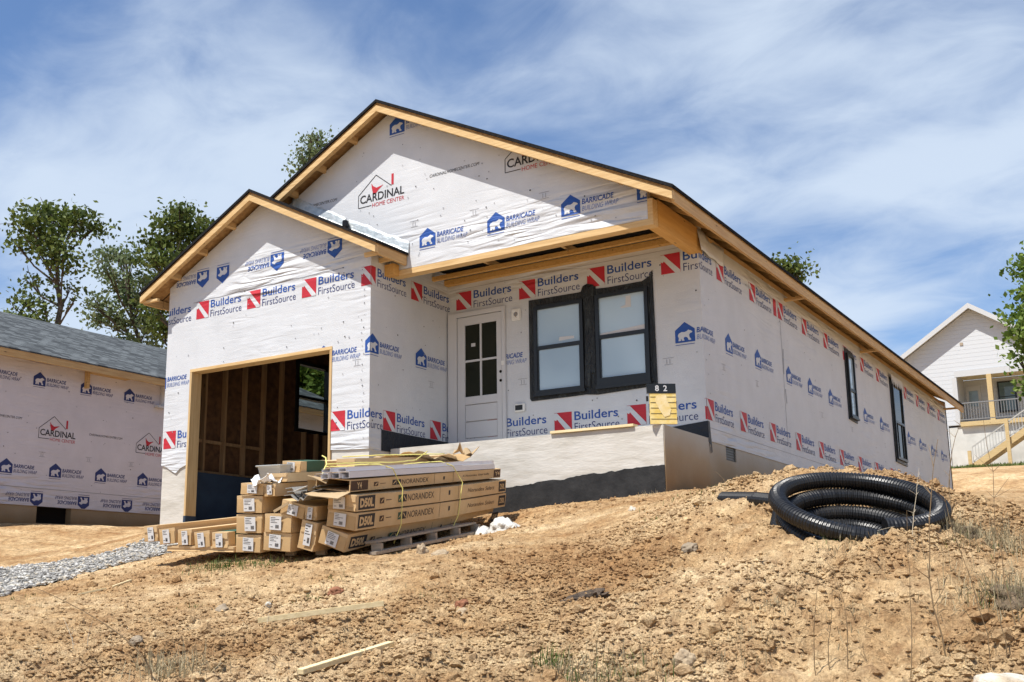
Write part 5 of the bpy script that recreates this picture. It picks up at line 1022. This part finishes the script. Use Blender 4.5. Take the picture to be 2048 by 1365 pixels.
mb = MB(); mb.box(NX-.24, NX-.20, -.55, .22, -.66, -.341); mb.build('crawl_shade_panel', M['dark'], nb)  # near-black panel stands for the shade inside the crawl opening
for s in (-1, 1):
    mb = MB(); mb.box(NX-8.05, NX-.151, 8.9*s-.05, 8.9*s+.05, -1.6, 2.46); mb.prism([(NX-8.05, 2.461), (NX-.1, 2.461), (NX-4.02, 4.15)], fy, 8.9*s-.05, 8.9*s+.05); mb.build('end_wall', M['bouncewrap'], nb)
mb = MB(); mb.box(NX-8.05, NX-7.95, -8.9, 8.9, -1.6, 2.46); mb.build('far_wall', M['bouncewrap'], nb)
def shinglemat():
    m = bpy.data.materials.new('grey_shingles'); m.use_nodes = True; t = m.node_tree; b = t.nodes['Principled BSDF']; b.inputs['Roughness'].default_value = .95; b.inputs['Specular IOR Level'].default_value = .1
    g = t.nodes.new('ShaderNodeNewGeometry'); s = t.nodes.new('ShaderNodeSeparateXYZ'); t.links.new(g.outputs['Position'], s.inputs[0]); c = t.nodes.new('ShaderNodeCombineXYZ'); t.links.new(s.outputs['Y'], c.inputs[0]); t.links.new(s.outputs['X'], c.inputs[1])
    br = N(t, 'ShaderNodeTexBrick', Scale=1.0); br.inputs['Brick Width'].default_value = .22; br.inputs['Row Height'].default_value = .13; br.inputs['Mortar Size'].default_value = .008; br.inputs['Color1'].default_value = (.045,.05,.054,1); br.inputs['Color2'].default_value = (.135,.148,.155,1); br.inputs['Mortar'].default_value = (.05,.055,.06,1); br.inputs['Bias'].default_value = 0
    t.links.new(c.outputs[0], br.inputs['Vector'])
    n = N(t, 'ShaderNodeTexNoise', Scale=16.0, Detail=5.0); t.links.new(c.outputs[0], n.inputs['Vector']); r = t.nodes.new('ShaderNodeMapRange'); r.inputs['To Min'].default_value = .5; r.inputs['To Max'].default_value = 1.5; t.links.new(n.outputs['Fac'], r.inputs['Value'])
    x = t.nodes.new('ShaderNodeMixRGB'); x.blend_type = 'MULTIPLY'; x.inputs[0].default_value = 1; t.links.new(br.outputs[0], x.inputs[1]); t.links.new(r.outputs[0], x.inputs[2]); t.links.new(x.outputs[0], b.inputs['Base Color']); return m
M['gshingle'] = shinglemat(); ns = .425
nz = lambda x: 4.36-ns*abs(x-(NX-4.02))
mb = MB(); slope_slab(mb, NX-4.02, NX+.38, nz, -9.3, 9.3, 0, .03, 0); slope_slab(mb, NX-8.42, NX-4.02, nz, -9.3, 9.3, 0, .03, 0)
nr = mb.build('roof', M['gshingle'], nb)
mb = MB(); mb.box(NX+.33, NX+.37, -9.25, 9.25, nz(NX+.37)-.17, nz(NX+.37)-.031); mb.build('eave_board', M['woody'], nr)
mb = MB(); mb.box(NX+.004, NX+.329, -9.25, 9.25, 2.42, 2.44); mb.build('soffit', M['osb'], nr)
mb = MB(); mb.box(NX+.005, NX+.10, .30, .36, 2.05, 2.419); mb.box(NX+.005, NX+.33, .36, 1.3, 2.36, 2.40); mb.build('soffit_nailer', M['woody'], nb)
mb = MB(); mb.box(NX+.005, NX+.06, 2.25, 2.33, 1.95, 2.419); mb.box(NX+.005, NX+.12, 2.1, 2.33, 1.90, 1.949); mb.build('service_bracket', M['paintwhite'], nb)

# ------------------------------------------------------------------ white house on the hill
HY = 40.0; hw = thing('white_house', (-2.4, HY, 3.4), 'white clapboard house on the hill with gabled front, raised porch and wood stairs', 'house')
def sidingmat():
    m = mat('white_clapboard', (.50, .52, .545), .5); t = m.node_tree; b = t.nodes['Principled BSDF']
    g = t.nodes.new('ShaderNodeNewGeometry'); s = t.nodes.new('ShaderNodeSeparateXYZ'); t.links.new(g.outputs['Position'], s.inputs[0])
    a = N(t, 'ShaderNodeMath', operation='MULTIPLY'); a.inputs[1].default_value = 1/.19; t.links.new(s.outputs['Z'], a.inputs[0]); f = N(t, 'ShaderNodeMath', operation='FRACT'); t.links.new(a.outputs[0], f.inputs[0])
    bp = t.nodes.new('ShaderNodeBump'); bp.inputs['Strength'].default_value = 1; bp.inputs['Distance'].default_value = .012; bp.invert = True; t.links.new(f.outputs[0], bp.inputs['Height']); t.links.new(bp.outputs[0], b.inputs['Normal']); return m
M['siding'] = sidingmat(); M['trimw'] = mat('white_trim', (.50, .51, .52), .5); M['parge'] = mat('parged_wall', (.60, .60, .57), .9, col2=(.48, .48, .45), nscale=1.5)
hz_ = lambda x: 10.62-.69*abs(x+2.4)
mb = MB(); mb.prism([(-6.6,3.4),(-3.75,3.4),(-3.75,5.3),(-3.24,5.3),(-3.24,7.60),(1.5,7.60),(1.5,5.3),(1.8,5.3),(1.8,hz_(1.8)),(-2.4,hz_(-2.4)),(-6.6,hz_(-6.6))], fy, HY, HY+.12); mb.box(-6.6, -6.48, HY+.121, HY+9.9, 3.4, hz_(-6.6)-.02); mb.box(1.68, 1.8, HY+.121, HY+9.9, 3.0, hz_(1.8)-.02); mb.box(-6.6, 1.8, HY+9.901, HY+10.02, 3.0, 7.6); mb.box(-3.3, 1.6, HY+2.0, HY+2.1, 5.3, 7.65); mb.box(-3.36, -3.25, HY+.121, HY+1.99, 5.3, 7.7)
mb.build('clapboard_wall', M['siding'], hw)
mb = MB()
for x0, x1 in ((-2.4, 2.15), (-6.95, -2.4)): slope_slab(mb, x0, x1, lambda x: hz_(x)+.16, HY-.45, HY+10.4, 0, .12, 0)
mb.build('roof', M['trimw'], hw)
mb = MB()
for x0, x1 in ((-2.4, 2.15), (-6.95, -2.4)): slope_slab(mb, x0, x1, lambda x: hz_(x)+.17, HY-.47, HY-.452, 0, .24, 0)
mb.build('rake_board', M['trimw'], hw)
mb = MB(); mb.box(-3.30, 1.56, HY-.05, HY-.002, 7.50, 7.78); mb.box(-3.42, -3.23, HY-.04, HY-.002, 5.3, 7.499); mb.build('porch_trim', M['trimw'], hw)
mb = MB(); mb.box(-3.23, 1.6, HY+.125, HY+1.99, 7.66, 7.70); mb.build('porch_ceiling', mat('porch_ceiling', (.75,.66,.46), .8), hw)
mb = MB(); mb.box(-3.74, 1.75, HY+.05, HY+.25, 2.6, 5.22); mb.build('foundation', M['parge'], hw)
M['deck'] = woodmat('treated_deck', (.55, .42, .22), (.45, .33, .16), 0)
mb = MB(); mb.box(-3.23, 1.6, HY-.12, HY+1.99, 5.221, 5.42); mb.build('deck', M['deck'], hw)
mb = MB(); mb.box(-2.0, -1.8, HY-.10, HY+.10, 5.421, 7.499); mb.build('porch_post', M['deck'], hw)
def railing(par, p, q, n, hgt=.85):
    mb = MB(); p = Vector(p); q = Vector(q); mb.bar(p+Vector((0,0,hgt)), q+Vector((0,0,hgt)), .05, .05); mb.bar(p+Vector((0,0,.1)), q+Vector((0,0,.1)), .04, .04)
    for k in range(n+1): a = p.lerp(q, k/n); mb.box(a.x-.012, a.x+.012, a.y-.012, a.y+.012, a.z+.1, a.z+hgt)
    return mb.build('railing', M['railm'], par)
M['railm'] = mat('dark_rail', (.22, .22, .22), .5, metal=.2); M['rails'] = mat('pale_rail', (.4, .4, .38), .5)
railing(hw, (-3.2, HY-.08, 5.42), (1.5, HY-.08, 5.42), 42)
mb = MB(); mb.box(-1.85, -1.08, HY+1.93, HY+1.999, 6.0, 7.45); w1 = mb.build('window', M['blackmetal'], hw)
mb = MB(); mb.box(-1.78, -1.15, HY+1.915, HY+1.929, 6.08, 6.70); mb.box(-1.78, -1.15, HY+1.915, HY+1.929, 6.74, 7.38); mb.build('pane', glassmat('far_glass', (.10,.15,.17), .6), w1)
mb = MB(); mb.box(-3.18, -2.55, HY+1.95, HY+1.999, 5.43, 7.35); d1 = mb.build('door', M['trimw'], hw)
mb = MB(); mb.box(-3.06, -2.68, HY+1.93, HY+1.949, 6.38, 7.12); mb.build('pane', glassmat('door_glass', (.24,.32,.38), .4), d1)
mb = MB(); mb.box(-2.95, -2.82, HY-.03, HY-.002, 8.95, 9.08); mb.build('gable_light', M['greywood'], hw)
# stairs
SY = 38.4; s0 = Vector((-2.62, SY, 3.25)); s1 = Vector((.45, SY, 5.30))
for dy in (0, .95):
    mb = MB(); mb.bar(s0+Vector((0, dy, 0)), s1+Vector((0, dy, 0)), .06, .26, (0,0,1)); mb.build('stringer', M['deck'], hw)
for k in range(11):
    t = (k+.5)/11; p = s0.lerp(s1, t); mb = MB(); mb.box(p.x-.16, p.x+.14, SY+.031, SY+.919, p.z+.10, p.z+.14); mb.build('tread', M['trimw'], hw)
for x, z0, z1 in ((-2.74, 3.0, 3.92), (-1.2, 3.0, 5.2), (.45, 3.0, 6.2)):
    mb = MB(); mb.box(x-.07, x+.07, SY-.18, SY-.04, z0, z1); mb.build('newel_post', M['deck'], hw)
r_ = railing(hw, s0+Vector((0,-.03,.12)), s1+Vector((0,-.03,.12)), 26, .72); r_.data.materials[0] = M['rails']

# ------------------------------------------------------------------ trees
M['bark'] = mat('bark', (.10, .08, .06), .9, col2=(.05, .04, .03), nscale=12, bump=.6)
def leafmat(name, c1, c2, c3):
    m = bpy.data.materials.new(name); m.use_nodes = True; t = m.node_tree; b = t.nodes['Principled BSDF']; b.inputs['Roughness'].default_value = .6; b.inputs['Specular IOR Level'].default_value = .2
    g = t.nodes.new('ShaderNodeNewGeometry'); r = t.nodes.new('ShaderNodeValToRGB'); e = r.color_ramp; e.elements[0].color = (*c1, 1); e.elements[1].color = (*c3, 1); k = e.elements.new(.5); k.color = (*c2, 1)
    t.links.new(g.outputs['Random Per Island'], r.inputs[0]); t.links.new(r.outputs[0], b.inputs['Base Color'])
    tr_ = t.nodes.new('ShaderNodeBsdfTranslucent'); t.links.new(r.outputs[0], tr_.inputs[0]); mx_ = t.nodes.new('ShaderNodeMixShader'); mx_.inputs[0].default_value = .35
    t.links.new(b.outputs[0], mx_.inputs[1]); t.links.new(tr_.outputs[0], mx_.inputs[2]); t.links.new(mx_.outputs[0], t.nodes['Material Output'].inputs[0]); return m
M['leafa'] = leafmat('oak_leaf', (.04,.065,.015), (.085,.12,.028), (.16,.20,.05)); M['leafb'] = leafmat('grey_green_leaf', (.07,.11,.05), (.13,.18,.08), (.22,.26,.14)); M['leafc'] = leafmat('bright_leaf', (.07,.12,.02), (.13,.20,.035), (.20,.27,.06))
def tree(base, blobs, leaf, n, lmat, label, seed, group='trees behind the houses'):
    """base on the ground; blobs = (centre, radius) of leaf masses"""
    g = np.random.default_rng(seed); root = thing('tree', base, label, 'tree', group)
    B = [(Vector(c), r) for c, r in blobs]; base = Vector(base); cen = sum((c for c, r in B), Vector())/len(B); top = max(c.z for c, r in B)
    mb = MB(); hgt = top-base.z; tp = [base+Vector((0,0,-.3))]
    for k in range(1, 8):
        t = k/7; p = base.lerp(Vector((cen.x, cen.y, top-.3)), t); p += Vector((g.normal(0, .12), g.normal(0, .12), 0)); tp.append(p)
    mb.tube(tp, [hgt*.022*(1-.8*k/7) for k in range(8)], 7)
    for c, r in B:
        zt = base.z+(c.z-base.z)*.72; k = min(range(8), key=lambda i: abs(tp[i].z-zt)); a = tp[k]; mid = a.lerp(c, .5)+Vector((g.normal(0, .15), 0, -.15*r)); mb.tube([a, mid, c], [hgt*.007, hgt*.005, hgt*.002], 5)
        for q in range(5):
            e = c+Vector(g.normal(0, r*.55, 3)); mb.tube([mid, c.lerp(e, .6), e], [hgt*.003, hgt*.002, hgt*.001], 4)
    mb.build('trunk', M['bark'], root, recalc=False)
    B = [(c, r*.78) for c, r in B]; wts = np.array([r**2 for c, r in B]); wts /= wts.sum(); idx = g.choice(len(B), n//15, p=wts); P_ = []
    Cn = np.array([list(B[i][0]) for i in idx]); Rr = np.array([B[i][1] for i in idx])
    d = g.normal(size=(len(idx), 3)); d /= np.linalg.norm(d, axis=1)[:, None]; sub = Cn+d*(Rr*(g.random(len(idx))**.5))[:, None]*np.array([1, 1, .8])
    ctr = np.repeat(sub, 15, 0)+g.normal(0, 1, (len(idx)*15, 3))*np.array([1.5, 1.5, .8])*leaf*(.8+.8*np.repeat(g.random(len(idx)), 15))[:, None]; m_ = len(ctr)
    u = g.normal(size=(m_, 3)); u /= np.linalg.norm(u, axis=1)[:, None]; v = np.cross(u, g.normal(size=(m_, 3))); v /= np.linalg.norm(v, axis=1)[:, None]
    s = leaf*(.6+.8*g.random(m_))[:, None]; V_ = np.stack([ctr-u*s*.5, ctr+v*s*.33, ctr+u*s*.5, ctr-v*s*.33], 1).reshape(-1, 3)
    o = soup_mesh('crown', V_-np.array(base), np.arange(m_*4).reshape(-1, 4), M[lmat]); o.parent = root
    return root
for t_ in TREES: tree(*t_[:7])

# ------------------------------------------------------------------ weeds
M['drystem'] = mat('dry_stem', (.19, .13, .07), .8); M['palestem'] = mat('pale_dry_stem', (.55, .48, .36), .8); M['drygrass'] = leafmat('dry_grass_blade', (.34,.28,.17), (.45,.38,.24), (.24,.20,.12)); M['greengrass'] = leafmat('green_grass_blade', (.05,.09,.02), (.09,.14,.03), (.16,.18,.06))
def grass(name, spots, label, material, seed, kind='stuff', cat='grass'):
    """spots: (x, y, spread, count, height, blade width)"""
    g = np.random.default_rng(seed); Vs = []; 
    for x, y, sp, n, h_, w_ in spots:
        px = x+g.normal(0, sp, n); py = y+g.normal(0, sp, n); pz = base_z(px, py)+detail_z(px, py)-.01
        a = g.random(n)*6.283; ln = g.normal(0, .95, n)*h_; hh = h_*(.4+.8*g.random(n)); ca, sa = np.cos(a), np.sin(a)
        for k in range(n):
            p0 = np.array([px[k], py[k], pz[k]]); dr_ = np.array([ca[k], sa[k], 0]); sd = np.array([-sa[k], ca[k], 0])*w_/2
            p1 = p0+np.array([0, 0, hh[k]*.6])+dr_*ln[k]*.35; p2 = p0+np.array([0, 0, hh[k]])+dr_*ln[k]
            if abs(ln[k]) > h_*.6: p2[2] -= hh[k]*.45
            Vs += [p0-sd, p0+sd, p1+sd*.8, p1-sd*.8, p1-sd*.8, p1+sd*.8, p2+sd*.15, p2-sd*.15]
    V_ = np.array(Vs); o = soup_mesh(name, V_, np.arange(len(V_)).reshape(-1, 4), M[material]); return tag(o, label, cat, kind=kind)
grass('green_weeds', [(-2.35,-5.95,.16,170,.09,.006),(-2.05,-5.9,.16,150,.08,.006),(-2.65,-5.9,.12,90,.06,.005),(-1.75,-5.85,.12,60,.06,.005)], 'low green weeds in the shade under the left column of cartons', 'greengrass', 1)
grass('dry_grass', DRY, 'dry straw-coloured grass tufts on the clods', 'drygrass', 2)
grass('green_tufts', GREEN, 'sparse green shoots poking out of the soil', 'greengrass', 3)
g_ = random.Random(11)
hx = [(g_.uniform(-6, 12), 36.3+g_.uniform(-1.2, 1.2)) for _ in range(260)]
grass('hilltop_grass', [(x, y, .25, 26, .16, .03) for x, y in hx], 'strip of green grass along the hilltop before the white house', 'greengrass', 4)
sg_ = np.random.default_rng(21)
def s_straw(g, n):
    x, y = s_mound(g, n); return x, y
xs_, ys_ = s_straw(sg_, 9000); grass('straw_litter', [(float(a), float(b_), .03, 2, .05, .0035) for a, b_ in zip(xs_, ys_)], 'scattered bits of dry root and straw over the mound', 'drygrass', 7)
def stem(x, y, h_, lx, ly, label, seed, material='drystem', r=.003, twigs=4):
    g = random.Random(seed); z = gz(x, y, True); P_ = []
    for k in range(9):
        t = k/8; P_.append(Vector((x+lx*t*t+(.022*math.sin(5*t+seed)+g.uniform(-.008, .008))*h_, y+ly*t*t+.02*h_*math.sin(4*t+seed*2), z-.02+h_*t)))
    mb = MB(); mb.tube(P_, [r*(1-.7*k/8) for k in range(9)], 5)
    for k in range(twigs):
        i_ = g.randint(2, 7); a = P_[i_]; d = Vector((g.uniform(-1, 1), g.uniform(-1, 1), g.uniform(.3, 1.2)))*h_*.09; mb.tube([a, a+d*.6, a+d], [r*.5, r*.4, r*.2], 4)
    return tag(mb.build('weed_stem', M[material]), label, 'weed', 'dry weed stems on the mound')
for a in STEMS: stem(*a)
